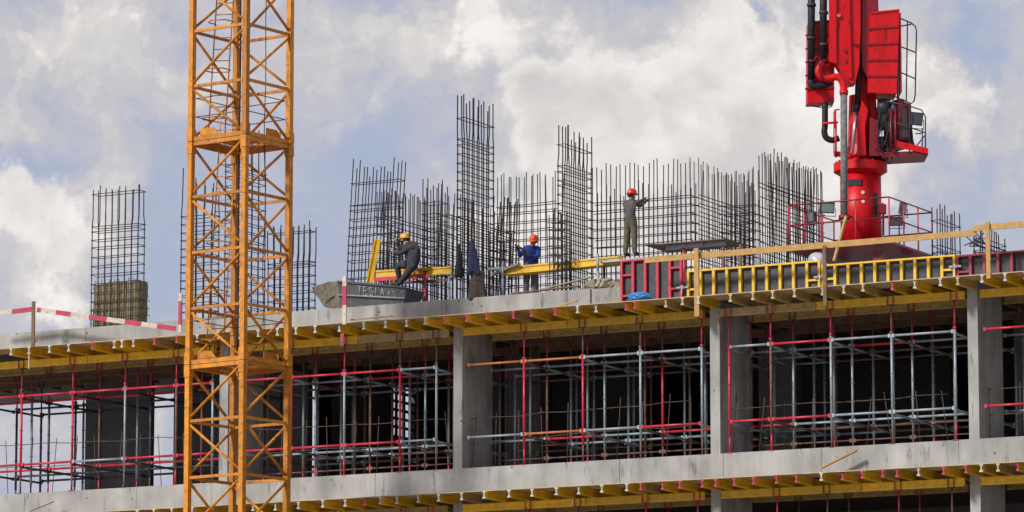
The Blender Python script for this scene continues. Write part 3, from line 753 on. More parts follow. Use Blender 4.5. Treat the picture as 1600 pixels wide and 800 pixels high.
# leaning cage behind the skip
Y = 2.2; xl, xr_ = at(540, 440, Y).x, at(616, 440, Y).x
cage('wide rebar cage leaning right behind the dark skip', xl, Y, xr_ - xl, .22, ZR, lambda p: zof(540, 270, Y) + (.25 if p[0] < xl + .3 or p[0] > xr_ - .25 else 0), 8, 2, [zof(580, y, Y) for y in (285, 318, 327, 341, 353, 366, 380, 393, 406, 420, 433, 446)], 15, lean=(.05, 0), r=.016)
def wallmat(label, px, py, Y0, Y1, dirn, x_or_px, nb_, tops, ties, seed, layers=2, gap=.22, z0=ZR, r=.0145, short=None, lean=(0, 0), rt_=.0125, group='wall rebar mats on the roof'):
    """reinforcement mat of a wall; dirn 'D' runs away from the facade at world X, 'F' runs along it"""
    rr = random.Random(seed)
    if dirn == 'D': A, B = Vector((x_or_px, Y0, z0)), Vector((x_or_px, Y1, z0)); off = Vector((gap, 0, 0))
    else: A, B = Vector((x_or_px[0], Y0, z0)), Vector((x_or_px[1], Y0, z0)); off = Vector((0, gap, 0))
    t = thing('rebar_mat', label, 'rebar mat', (A + B)/2, group)
    for l in range(layers):
        for k in range(nb_):
            f_ = k/(nb_-1); p = A.lerp(B, f_) + off*l
            zt = tops(f_) + rr.uniform(-.1, .1)
            if short and l == 1: zt -= short + rr.uniform(-.15, .15)
            jx, jy = rr.uniform(-.03, .03), rr.uniform(-.02, .02)
            if rr.random() < .1: jx *= 4
            MB().tube([p, p + Vector((jx*.3 + lean[0]*.5, jy, (zt - z0)*.55)), (p.x + jx + lean[0], p.y + jy + lean[1], zt)], r, 5).build('vertical_bar', 'rebar', t)
        for z in ties:
            dz = rr.uniform(-.02, .02)
            d = (B - A).normalized()*rr.uniform(.0, .12)
            MB().tube([A + off*l - d + Vector((0, 0, z - z0 + dz)), (A+B)/2 + off*l + Vector((0,0,z - z0 - .012)), B + off*l + d + Vector((0, 0, z - z0 + rr.uniform(-.02, .02)))], rt_, 5).build('horizontal_bar', 'rebar', t)
    return t
# behind the climbing worker: a mat running away from the facade, and the small cage beside it
X1 = xat(588, 2.6, 19.8)
wallmat('rebar mat running back behind the worker in the yellow helmet', 0, 0, 2.6, 6.4, 'D', X1, 20, lambda f_: zof(590, 290, 2.6) - .1 + .12*f_, [zof(588, y, 2.6) for y in (338, 352, 366, 380, 394, 409, 424, 438)], 21, layers=2, gap=.25)
Y = 4.4; xl, xr_ = at(660, 400, Y).x, at(684, 400, Y).x
cage('short rebar cage between the yellow helmeted worker and the tallest cage', xl, Y, xr_ - xl, .5, ZR, zof(672, 285, Y), 4, 3, [zof(672, y, Y) for y in (316, 335, 344, 358, 372, 386, 400, 414, 428, 442)], 22)
Y = 3.4; X2 = xat(684, Y, 20)
wallmat('rebar mat directly left of and behind the tallest cage', 0, 0, Y, Y + 3.6, 'D', X2, 18, lambda f_: zof(690, 292, Y) - .25*f_, [zof(686, y, Y) for y in (335, 351, 366, 382, 397, 413, 428)], 23, short=.7)
# tallest cage over the left pillar
Y = .15
cage('tallest rebar cage standing over the left pillar', XC[1] - .1, Y, .2, 1.6, ZR, lambda p: zof(712, 152, .15) - (0 if p[1] < .9 else .02), 2, 7, [zof(712, y, Y) for y in (185, 218, 227, 241, 255, 269, 283, 297, 311, 325, 339, 353, 367, 381, 395, 409, 423, 437, 451)], 24, lap=zof(712, 215, Y), r=.017)
# back wall mat between the tall cages, plus a bent low group
Y = 6.2
wallmat('wide see-through rebar mat between the two tall cages, behind the blue jacketed worker', 0, 0, Y, Y, 'F', (at(776, 400, Y).x, at(868, 400, Y).x), 9, lambda f_: zof(776, 276, Y), [zof(800, y, Y) for y in (321, 332, 347, 361, 375, 390, 404, 418, 433, 447)], 25, layers=2, gap=.3)
Y = 2.4; X3 = xat(768, Y, 20)
wallmat('low rebar mat with bent bars at the right of the tallest cage', 0, 0, Y, Y + 1.1, 'D', X3, 7, lambda f_: zof(780, 308, Y) , [zof(772, y, Y) for y in (356, 367, 379, 391, 403, 415, 427, 440)], 26, lean=(.10, 0), layers=2, gap=.2)
# second tall cage
Y = .5
Xi = xat(872, Y, 20)
cage('second tallest rebar cage right of the worker in blue', Xi, Y, .2, 1.5, ZR, lambda p: zof(872, 198, Y) - .15*(p[1] > 1), 2, 7, [zof(872, y, Y) for y in (226, 259, 268, 282, 290, 304, 318, 332, 346, 360, 374, 388, 402, 416, 430, 444)], 27, lap=zof(872, 256, Y), r=.017)
wallmat('short rebar mat tied to the left side of the second tallest cage', 0, 0, .7, .7, 'F', (Xi - .35, Xi + .15), 5, lambda f_: zof(866, 330, .7), [zof(866, y, .7) for y in (347, 359, 371, 384, 397, 410, 422, 434)], 28, layers=2, gap=.2)
# long mat behind the standing worker, its corner and the return wall
Y = 4.2
xJ0, xJ1 = at(926, 350, Y).x, at(1080, 350, Y).x
TJ = zof(930, 262, Y)
wallmat('long rebar mat behind the standing worker in olive trousers', 0, 0, Y, Y, 'F', (xJ0, xJ1), 22, lambda f_: TJ, [zof(930, y, Y) for y in (318, 331, 345, 359, 373, 387, 401, 415, 428)], 29, layers=2, gap=.26, short=.62)
wallmat('bundled corner rebar mat running back from the long mat', 0, 0, Y, Y + 3.9, 'D', xJ1, 18, lambda f_: TJ + .03 - .15*f_, [zof(930, y, Y) - .01 for y in (318, 331, 345, 359, 373, 387, 401, 415, 428)], 30, layers=2, gap=.28, short=.3, r=.0125)
Y = 6.6
xq0, xq1 = at(1128, 350, Y).x, at(1176, 350, Y).x
wallmat('second corner of rebar with crooked bars left of the tall slanting mat', 0, 0, Y, Y, 'F', (xq0, xq1), 8, lambda f_: zof(1150, 268, Y), [zof(1150, y, Y) for y in (321, 334, 348, 361, 375, 388, 401)], 31, layers=2, gap=.3, r=.0125, lean=(.02, 0))
Y = 3.2; XLm = xat(1188, Y, 20)
wallmat('tall dense rebar mat left of the red concrete boom', 0, 0, Y, Y + 3.4, 'D', XLm, 24, lambda f_: zof(1188, 238, Y) - .05*f_, [zof(1188, y, Y) for y in (286, 293, 308, 322, 336, 351, 365, 379, 394, 408)], 32, layers=2, gap=.26)
Y = 1.2; XMm = xat(1456, Y, 19.5)
cage('rebar cage just right of the red boom guard rail', XMm, Y, .22, 1.3, ZR, zof(1456, 325, Y), 2, 5, [zof(1456, y, Y) for y in (345, 385, 395)] + steps(ZR + .2, 19.0, .22), 33)
cage('low rebar cage over the right pillar behind the timber post', XC[3] - .05, .3, .22, 1.5, ZR, zof(1520, 355, .3), 2, 5, [zof(1520, y, .3) for y in (374, 380, 392)] + steps(ZR + .2, 18.9, .22), 34)
rr = random.Random(9)
t = thing('wire_tangle', 'tangle of bent tie wire caught in the low cage at far right', 'wire tangle', at(1540, 380, 1.0))
for k in range(9):
    c = at(rr.uniform(1519, 1560), rr.uniform(372, 388), 1.0)
    MB().tube([c + Vector((rr.uniform(-.25,.25), rr.uniform(-.2,.2), rr.uniform(-.15,.15))), c, c + Vector((rr.uniform(-.3,.3), rr.uniform(-.2,.2), rr.uniform(-.2,.25)))], .016, 5).build('wire', 'rebar', t)

# ================================================================== EDGE FORM PANELS
def form_panel(label, x0, x1, z0, z1, Y, steel, ribs, mids=(), zl=None):
    t = thing('edge_shutter', label, 'formwork panel', ((x0+x1)/2, Y, z0), 'edge formwork panels')
    m = MB(); m.box((x0 + .01, Y + .07, z0 + .01), (x1 - .01, Y + .088, z1 - .01)); m.build('facing', 'form_ply', t)
    m = MB()
    m.box((x0, Y - .03, z0), (x1, Y + .068, z0 + .045)); m.box((x0, Y - .03, z1 - .045), (x1, Y + .068, z1))
    m.box((x0, Y - .029, z0 + .046), (x0 + .06, Y + .067, z1 - .046)); m.box((x1 - .06, Y - .029, z0 + .046), (x1, Y + .067, z1 - .046))
    m.build('frame', steel, t)
    for k in range(1, ribs):
        x = x0 + (x1 - x0)*k/ribs
        MB().box((x - .036, Y - .02, z0 + .047), (x + .036, Y + .066, z1 - .047)).build('rib', steel, t)
    for (a, b, z) in mids:
        xa_, xb_ = x0 + (x1-x0)*a/ribs, x0 + (x1-x0)*b/ribs
        MB().box((xa_ + .032, Y - .015, z - .025), (xb_ - .032, Y + .065, z + .025)).build('cross_rib', steel, t)
    return t
YP = -.12; zp0 = ZD + .004
def xp(p): return xat(p, YP, 18.3)
zr = zof(970, 407, YP)
form_panel('tall red edge form panel left of the middle pillar', xp(970), xp(1066), zp0, zr, YP, 'red_steel', 5, [(0, 1, zp0 + (zr-zp0)*.67), (0, 1, zp0 + (zr-zp0)*.22), (4, 5, zp0 + (zr-zp0)*.75), (4, 5, zp0 + (zr-zp0)*.3)])
form_panel('yellow edge form panel above the middle pillar, left of the two', xp(1074), xp(1282), zp0, zof(1073, 423, YP), YP, 'yellow_steel', 10, [(9, 10, zp0 + .3), (0, 1, zp0 + .3)])
form_panel('clean yellow edge form panel below the red boom', xp(1284), xp(1493), zp0, zof(1284, 414, YP), YP, 'yellow_steel', 10, [(9, 10, zp0 + .3), (0, 1, zp0 + .3)])
form_panel('dull red edge form panel at the far right of the roof edge', xp(1495), xp(1690), zp0, zof(1495, 399, YP), YP, 'dkred_steel', 9, [(0, 1, zp0 + .22)])
for px, lab in ((1068, 'steel clamp joining the red panel to the yellow panel'), (1283, 'steel clamp joining the two yellow panels'), (1494, 'steel clamp joining the yellow panel to the dull red panel')):
    x = xp(px); z = zp0 + .36
    t = thing('form_clamp', lab, 'clamp', (x, YP - .08, z), 'form panel clamps')
    MB().box((x - .16, YP - .085, z - .022), (x + .16, YP - .035, z + .022)).build('jaw', 'scaf_galv', t)
    MB().box((x - .06, YP - .11, z - .035), (x + .07, YP - .087, z + .03)).build('housing', 'grey_timber', t)
    MB().add([], []).prism([(x - .02, YP - .1, z + .05), (x + .02, YP - .1, z + .05), (x + .008, YP - .1, z - .2), (x - .004, YP - .1, z - .2)], (0, -.012, 0)).build('wedge', 'scaf_galv', t)

# ================================================================== SITE RAILINGS
YR = -.9
def plank(name, label, cat, p, q, w, h, mt, group=None):
    m = MB(); m.bar(p, q, w, h); return tag(m.build(name, mt, None, (Vector(p)+Vector(q))/2), label, cat, group)
gt = 'timber edge railing'
plank('rail_board', 'long sawn timber handrail board running right from the red panel', 'rail board', at(1008, 406.5, YR), at(1526, 363.5, YR), .04, .15, 'raw', gt)
plank('rail_board', 'sawn timber handrail board leaving the picture at right', 'rail board', at(1521, 357, YR - .045), at(1660, 345, YR - .045), .04, .15, 'raw', gt)
for (a, b, lab, w, mt) in (((1088, 388), (1083, 495), 'timber railing post nearest the middle pillar', .13, 'raw'), ((1288, 384), (1293, 478), 'slim brown timber railing post in front of the white sack', .09, 'brown'), ((1543, 347), (1536, 436), 'timber railing post nearest the right pillar', .11, 'raw')):
    p, q = at(*a, YR - .09), at(*b, YR - .09); q.x, q.y = p.x + .01, p.y
    m = MB(); m.bar(q, p, w, .05, up=(0, 1, 0)); tag(m.build('rail_post', mt, None, q), lab, 'rail post', gt)
# red and white barrier at left
yb_ = YR
def striped(label, pts, segs):
    a, b = at(*pts[0], yb_), at(*pts[1], yb_)
    t = thing('barrier_board', label, 'barrier board', (a+b)/2, 'red and white barrier')
    for i, (f0, f1, c) in enumerate(segs):
        m = MB(); m.bar(a.lerp(b, f0), a.lerp(b, f1), .03, .13); m.build('stripe', c, t)
striped('faded red and white barrier board reaching the left picture edge', ((-30, 493), (52, 483)), ((0, .6, 'cream'), (.6, 1, 'stripe_red')))
striped('red and white striped barrier board sloping down towards the crane', ((58, 484), (274, 513.5)), ((0, .03, 'stripe_red'), (.03, .14, 'cream'), (.14, .25, 'stripe_red'), (.25, .38, 'cream'), (.38, .51, 'stripe_red'), (.51, .64, 'cream'), (.64, .76, 'stripe_red'), (.76, .87, 'cream'), (.87, 1, 'stripe_red')))
def post(label, px, y0, y1, segs, w=.10):
    p, q = at(px, y0, YR - .06), at(px, y1, YR - .06); q.x = p.x; q.y = p.y
    t = thing('barrier_post', label, 'barrier post', q, 'red and white barrier')
    for f0, f1, c in segs: MB().bar(p.lerp(q, f0), p.lerp(q, f1), w, .04, up=(0, 1, 0)).build('stripe', c, t)
post('dark brown barrier post left of the concrete stub', 52.5, 471, 543, ((0, 1, 'brown'),), .1)
post('thin pale timber stub below the brown barrier post', 46, 548, 576, ((0, 1, 'pale_timber'),), .04)
post('red barrier post beside the left leg of the crane', 282, 458, 520, ((0, .2, 'cream'), (.2, .8, 'stripe_red'), (.8, 1, 'cream')), .1)
post('red and white barrier post standing in front of the dark skip', 538.5, 432, 507, ((0, .2, 'cream'), (.2, .6, 'stripe_red'), (.6, 1, 'cream')), .115)
post('red painted timber end hanging below the striped post', 535, 521, 541, ((0, .6, 'stripe_red'), (.6, 1, 'scaf_rust')), .1)

# ================================================================== SKIP WITH LETTERING
def skip():
    Yf, Yb2 = .35, 1.35
    L0 = at(528, 478, Yf); 
    A = at(514, 441, Yf); B = at(635, 449, Yf)
    zt0, zt1 = A.z, B.z
    t = thing('concrete_skip', 'dark steel mortar skip with chalked letters on the slab edge', 'skip', ((A.x+B.x)/2, (Yf+Yb2)/2, ZR))
    zb_ = ZR
    x0, x1 = at(527, 460, Yf).x, B.x
    ins = .22
    # side plates lean inwards towards the bottom
    f = [Vector((x0, Yf, zt0)), Vector((x1, Yf, zt1)), Vector((x1 - .12, Yf + ins*.3, zb_)), Vector((x0 + .05, Yf + ins*.3, zb_))]
    b = [Vector((x0, Yb2, zt0)), Vector((x1, Yb2, zt1)), Vector((x1 - .12, Yb2 - ins, zb_)), Vector((x0 + .05, Yb2 - ins, zb_))]
    m = MB(); m.prism(f, (0, .015, 0)); m.prism(b, (0, -.015, 0)); 
    m.prism([f[1], b[1], b[2], f[2]], (-.015, 0, 0)); m.prism([f[2] + Vector((0,0,.01)), b[2] + Vector((0,0,.01)), b[3] + Vector((0,0,.01)), f[3] + Vector((0,0,.01))], (0, 0, .015))
    m.build('body', 'skip', t)
    # spout at the left: the front plate turns back and rises
    s0, s1 = Vector((x0, Yf, zt0)), Vector((x0 + .05, Yf + ins*.3, zb_))
    e0 = at(486, 449, Yf + .42); e1 = at(513, 439, Yf + .75); e2 = at(507, 480, Yf + .42)
    e2.z = max(e2.z, zb_)
    MB().prism([s0, s1, e2, e0, at(514, 440, Yf + .1)], (.01, .02, 0)).build('spout', 'skip_mud', t)
    MB().prism([e0, e2, Vector((x0 + .05, Yb2 - ins, zb_)), Vector((x0, Yb2, zt0)), ], (.015, 0, 0)).build('spout', 'skip', t)
    MB().bar(at(502, 469, Yf + .32) - VH*.1, at(523, 462, Yf + .1) - VH*.05, .03, .035).build('rib', 'skip_mud', t)
    m = MB(); m.bar(Vector((x0, Yf - .012, zt0)), Vector((x1, Yf - .012, zt1)), .05, .05); m.build('rim', 'black_steel', t)
    m = MB(); m.bar(Vector((x0 + .02, Yf - .0, (zt0 + zb_)/2 + .03)), Vector((x1 - .05, Yf + .0, (zt1+zb_)/2 - .05)), .05, .04); m.build('rib', 'grey_timber', t)
    MB().tube([Vector((at(548, 440, Yf).x + .055*math.cos(a), Yf + .02, at(548, 438, Yf).z + .06*math.sin(a))) for a in [k*math.pi/5 for k in range(10)]], .012, 6, closed=True).build('lifting_ring', 'black_steel', t)
    # chalk letters as strokes
    S = {'T': [((0,1),(1,1)), ((.5,1),(.5,0))], 'E': [((0,0),(0,1)), ((0,1),(.9,1)), ((0,.5),(.7,.5)), ((0,0),(.9,0))],
         'S': [((.9,.9),(.1,.95)), ((.1,.95),(.15,.5)), ((.15,.5),(.85,.5)), ((.85,.5),(.8,.05)), ((.8,.05),(.05,.05))],
         'L': [((.2,1),(.2,0)), ((.2,0),(.9,0))], 'A': [((0,0),(.5,1)), ((.5,1),(1,0)), ((.2,.4),(.8,.4))], '.': [((.3,0),(.5,.1))]}
    xs_ = [(559, 'T'), (568, 'E'), (577, 'S'), (586, 'L'), (594, 'A'), (605, 'A'), (614, 'S'), (626, 'S')]
    def P(px, fy):
        x = at(px, 455, Yf).x; k = (x - x0)/(x1 - x0); zt_ = zt0 + (zt1 - zt0)*k
        h = zt_ - zb_; z = zt_ - .08 - (1 - fy)*.22
        return Vector((x, Yf + ins*.3*(zt_ - z)/h - .012, z))
    for px, ch in xs_:
        wd = 6.5 if px < 600 else 5
        m = MB()
        for (a, b2) in S[ch]:
            p, q = P(px + a[0]*wd, a[1]*(1 if px < 600 else .8)), P(px + b2[0]*wd, b2[1]*(1 if px < 600 else .8))
            m.bar(p, q, .006, .026 if px < 600 else .014, up=(0, 1, 0)) if False else m.tube([p, q], .013 if px < 600 else .008, 5)
        m.build('letter', 'chalk', t)

    return Vector((x1, Yf, zt1))
skip_corner = skip()

# ================================================================== SCAFFOLD PLANKS, PROPS AND LOOSE THINGS ON THE ROOF
def h20thing(label, p, q, mt, wide=None, group=None, name='timber_beam'):
    m = MB(); p, q = Vector(p), Vector(q); d = (q-p).normalized()
    if abs(d.z) > .7:
        side = RT; fr = d.cross(side).normalized()
        m.obox((p+q)/2 - side*.07, (q-p)/2, side*.022, fr*.04); m.obox((p+q)/2 + side*.07, (q-p)/2, side*.022, fr*.04); m.obox((p+q)/2, (q-p)/2*.999, side*.048, fr*.017)
    else: h20(m, p, q)
    return tag(m.build(name, mt, None, (p+q)/2), label, 'timber beam', group)
h20thing('yellow timber beam leaning upright behind the dark skip', at(577, 442, 1.7), at(590, 374, 1.7), 'yellow')
def walkway(label, p, q, depth, mt, th=.06):
    m = MB(); p, q = Vector(p), Vector(q)
    for k in range(3):
        y0 = k*depth/3
        m.prism([p + Vector((0, y0 + .004, 0)), q + Vector((0, y0 + .004, 0)), q + Vector((0, y0 + depth/3 - .004, 0)), p + Vector((0, y0 + depth/3 - .004, 0))], (0, 0, th + .006*k))
    return tag(m.build('walkway_plank', mt, None, (p+q)/2), label, 'walkway plank', 'walkway planks over the roof')
h20thing('yellow timber beam lying on red props under the climbing worker', at(588, 434.5, 1.6), at(706, 428, 1.6), 'yellow')
MB_r = MB(); MB_r.bar(at(585, 437, 1.45), at(670, 431, 1.45), .05, .10)
tag(MB_r.build('red_rail', 'scaf_red', None, at(628, 434, 1.45)), 'red steel channel under the yellow beam behind the skip', 'steel channel')
MB_r = MB(); MB_r.bar(at(610, 443, 1.7), at(705, 437, 1.7), .04, .06)
tag(MB_r.build('brown_rail', 'scaf_rust', None, at(650, 440, 1.7)), 'rusty steel rail below the red channel behind the skip', 'steel rail')
def prop(label, px, y0, Y, mt, w=.03, z0=ZR, head=True):
    p = at(px, y0, Y)
    m = MB(); m.tube([(p.x, Y, z0), (p.x, Y, z0 + (p.z - z0)*.55)], w*1.15, 8); m.tube([(p.x, Y, z0 + (p.z - z0)*.5), (p.x, Y, p.z)], w*.9, 8)
    m.box((p.x - .07, Y - .07, z0), (p.x + .07, Y + .07, z0 + .012))
    if head: m.box((p.x - .07, Y - .07, p.z), (p.x + .07, Y + .07, p.z + .012))
    return tag(m.build('steel_prop', mt, None, (p.x, Y, z0)), label, 'steel prop', 'steel props on the roof')
prop('red steel prop holding the yellow beam right of the climbing worker', 664, 424, 1.52, 'scaf_red', .034)
prop('galvanised steel prop left of the hanging black jacket', 702, 430, 1.5, 'scaf_galv', .034)
# long walkway past the worker in blue to the worker in olive
wa, wb = at(786, 424, .95), at(968, 406, .95)
m = MB()
for k in range(3): h20(m, wa + Vector((0, k*.16, -.10)), wb + Vector((0, k*.16, -.10)))
tag(m.build('walkway_plank', 'yellow', None, (wa+wb)/2), 'long yellow walkway of timber beams crossing in front of the blue jacketed worker', 'walkway plank', 'walkway planks over the roof')
walkway('grey steel walkway plank under the feet of the standing worker', at(938, 411, .8), at(1012, 404, .8), .55, 'scaf_galv', .05)
plank('steel_plank', 'dark grey plank sticking out left of the yellow walkway', 'plank', at(770, 429, .85), at(812, 412, .85), .12, .05, 'grey_timber')
plank('steel_plank', 'pale blue grey plank end right of the brown bundle', 'plank', at(764, 421, 1.0), at(796, 419, 1.0), .2, .07, 'scaf_galv')
prop('galvanised steel prop at the left end of the yellow walkway', 785.5, 408, .8, 'scaf_galv', .034, head=False)
prop('galvanised steel prop left of the red panel under the walkway', 934, 397, .7, 'scaf_galv', .04, head=False)
prop('dark steel prop under the feet of the standing worker', 944, 414, 1.2, 'black_steel', .04)
prop('brown steel prop behind the red panel under the walkway', 990, 409, 1.1, 'scaf_rust', .03)
# plywood table on red props
def table():
    z = at(1008, 384, 1.6).z; xl = at(1008, 384, 1.6).x; xr2 = at(1132, 373, 1.6).x
    t = thing('plywood_table', 'dark plywood sheet on red props behind the timber handrail', 'plywood table', ((xl+xr2)/2, 2.2, ZR))
    MB().box((xl, 1.6, z), (xr2, 3.0, z + .03)).build('sheet', 'brown', t)
    MB().box((xl + .5, 1.8, z - .12), (xr2 - .1, 1.9, z - .002)).build('bearer', 'scaf_galv', t)
    MB().box((xl + .9, 1.75, z - .1), (xl + 1.6, 1.79, z - .004)).build('bearer', 'scaf_galv', t)
    for px, c in ((1069, 'scaf_red'), (1130, 'scaf_rust'), (1157, 'scaf_rust')):
        x = xat(px, 1.85, 19.2); MB().tube([(x, 1.85, ZR), (x, 1.85, z - .125)], .04, 8).build('prop', c, t)
table()
# hanging jackets and wrapped bundle
def drape(name, label, cat, px, ytop, ybot, wtop, wbot, Y, mt, seed, group=None):
    r = random.Random(seed); m = MB(); n, h = 18, 12
    p0, p1 = at(px, ytop, Y), at(px, ybot, Y); sc_ = (p0.z - p1.z)/(ybot - ytop)
    vs = []; fs = []; ph = [r.uniform(0, 6.28) for _ in range(4)]
    for i in range(h+1):
        f_ = i/h; w = (wtop + (wbot - wtop)*(f_**.8))*sc_/2
        for k in range(n):
            a = 2*math.pi*k/n
            rad = 1 + .28*math.sin(3*a + ph[0] + f_*1.5)*f_ + .16*math.sin(5*a + ph[1])*f_
            sx = (wtop*.0 + .12*w*math.sin(f_*4 + ph[2]))
            z = p0.z + (p1.z - p0.z)*f_ + (r.uniform(-.06, .06) if i == h else 0)
            vs.append(Vector((p0.x, Y, z)) + RT*(w*rad*math.cos(a) + sx) + VH*(w*.55*rad*math.sin(a)))
    for i in range(h):
        for k in range(n): fs.append((i*n+k, i*n+(k+1) % n, (i+1)*n+(k+1) % n, (i+1)*n+k))
    fs.append(tuple(range(n))); fs.append(tuple(h*n+k for k in range(n)))
    m.add(vs, fs, True)
    return tag(m.build(name, mt, None, p1), label, cat, group)
drape('hanging_jacket', 'black jacket hanging left of the dark blue jacket', 'jacket', 717, 382, 432, 4, 13, .05, 'jk_dark', 2, 'jackets hung on the rebar')
drape('hanging_jacket', 'dark blue jacket with pale collar hanging on the tallest cage', 'jacket', 738, 374, 428, 5, 22, .02, 'jk_blue', 1, 'jackets hung on the rebar')
drape('wrapped_bundle', 'brown cloth wrapped bundle standing below the dark blue jacket', 'wrapped bundle', 746, 423, 468, 21, 24, .12, 'burlap', 3)
def lump(name, label, cat, px0, px1, ytop, ybot, Y, mt, seed, rough=.25, flat=False):
    r = random.Random(seed); a, b = at(px0, ybot, Y), at(px1, ybot, Y); top = at((px0+px1)/2, ytop, Y).z
    c = (a + b)/2; w = (b - a).length/2; bm = bmesh.new(); bmesh.ops.create_icosphere(bm, subdivisions=4, radius=1)
    ph = [Vector((r.uniform(-1,1), r.uniform(-1,1), r.uniform(-1,1)))*r.uniform(2, 7) for _ in range(9)]; am = [r.uniform(.2, 1) for _ in range(9)]
    vs = []
    for v in bm.verts:
        n_ = sum(am[k]*abs(math.sin(v.co.dot(ph[k]) + k)) for k in range(9))/4.5
        q_ = v.co*(1 - rough + rough*n_*1.2)
        vs.append(c + Vector((q_.x*w, q_.y*w*.7, (max(q_.z, -.75) + .75)/1.75*(top - c.z))))
    m = MB(); m.add(vs, [[v.index for v in f.verts] for f in bm.faces], not flat); bm.free()
    return tag(m.build(name, mt, None, c), label, cat)
lump('blue_bag', 'crumpled blue plastic bag at the foot of the red panel', 'plastic bag', 984, 1017, 457, 469, -.55, 'bag', 4, .55, True)
lump('white_sack', 'round white plastic sack behind the slim brown post', 'sack', 1262, 1291, 394, 424, .45, 'sack', 5, .15)
# loose boards and rubble at the slab edge
for (a, b, Y, w, h, mt, lab) in (((845, 453), (927, 432), .2, .1, .03, 'grey_timber', 'thin grey board lying slanted on the slab edge left of the red panel'),
        ((862, 481), (902, 470), -.6, .05, .03, 'raw', 'thin brown batten poking up from the joists below the rubble'),
        ((800, 459), (905, 447), .12, .14, .03, 'brown', 'dark flat board lying on the slab edge by the blue worker'),
        ((1284, 731), (1338, 704), -.35, .12, .035, 'raw', 'loose plank jutting up from the lower slab edge'),
        ((47, 799), (84, 784), -.35, .04, .02, 'brown', 'thin batten on the lower slab edge at far left'),
        ((548, 500), (613, 494), -.7, .05, .03, 'raw', 'thin orange batten lying on the joists below the skip'),
        ((1122, 498), (1124, 514), -.02, .07, .04, 'pale_timber', 'short pale timber offcut hanging beside the middle pillar')):
    plank('loose_board', lab, 'board', at(*a, Y), at(*b, Y), w, h, mt, 'loose boards')
plank('timber_stay', 'pale slim timber stay leaning against the red boom column', 'timber stay', at(1303, 408, 1.2), at(1322, 338, 1.8), .06, .06, 'raw')
def pile(name, label, px0, px1, ytop, Y, n, seed, mt, cat):
    r = random.Random(seed); m = MB()
    a, b = at(px0, ytop, Y), at(px1, ytop, Y)
    for k in range(n):
        f_ = r.random(); h = max(.03, (a.z - ZR)*math.sin(math.pi*(.12 + .8*f_))*r.uniform(.3, 1.1)); s_ = r.uniform(.04, .11)
        c = Vector((a.x + (b.x - a.x)*f_, Y + r.uniform(0, .35), ZR + h - s_*.6))
        rot = Matrix.Rotation(r.uniform(0, 3), 3, 'X') @ Matrix.Rotation(r.uniform(0, 3), 3, 'Z')
        m.obox(c, rot @ Vector((s_, 0, 0)), rot @ Vector((0, s_*r.uniform(.5, 1.2), 0)), rot @ Vector((0, 0, s_*r.uniform(.4, .9))))
    m.box((min(a.x, b.x), Y + .02, ZR), (max(a.x, b.x), Y + .34, ZR + .03))
    return tag(m.build(name, mt, None, (a+b)/2), label, cat)
pile('rubble_pile', 'heap of mortar rubble and sacks on the slab edge left of the red panel', 908, 968, 438, .12, 90, 3, 'rubble', 'rubble')

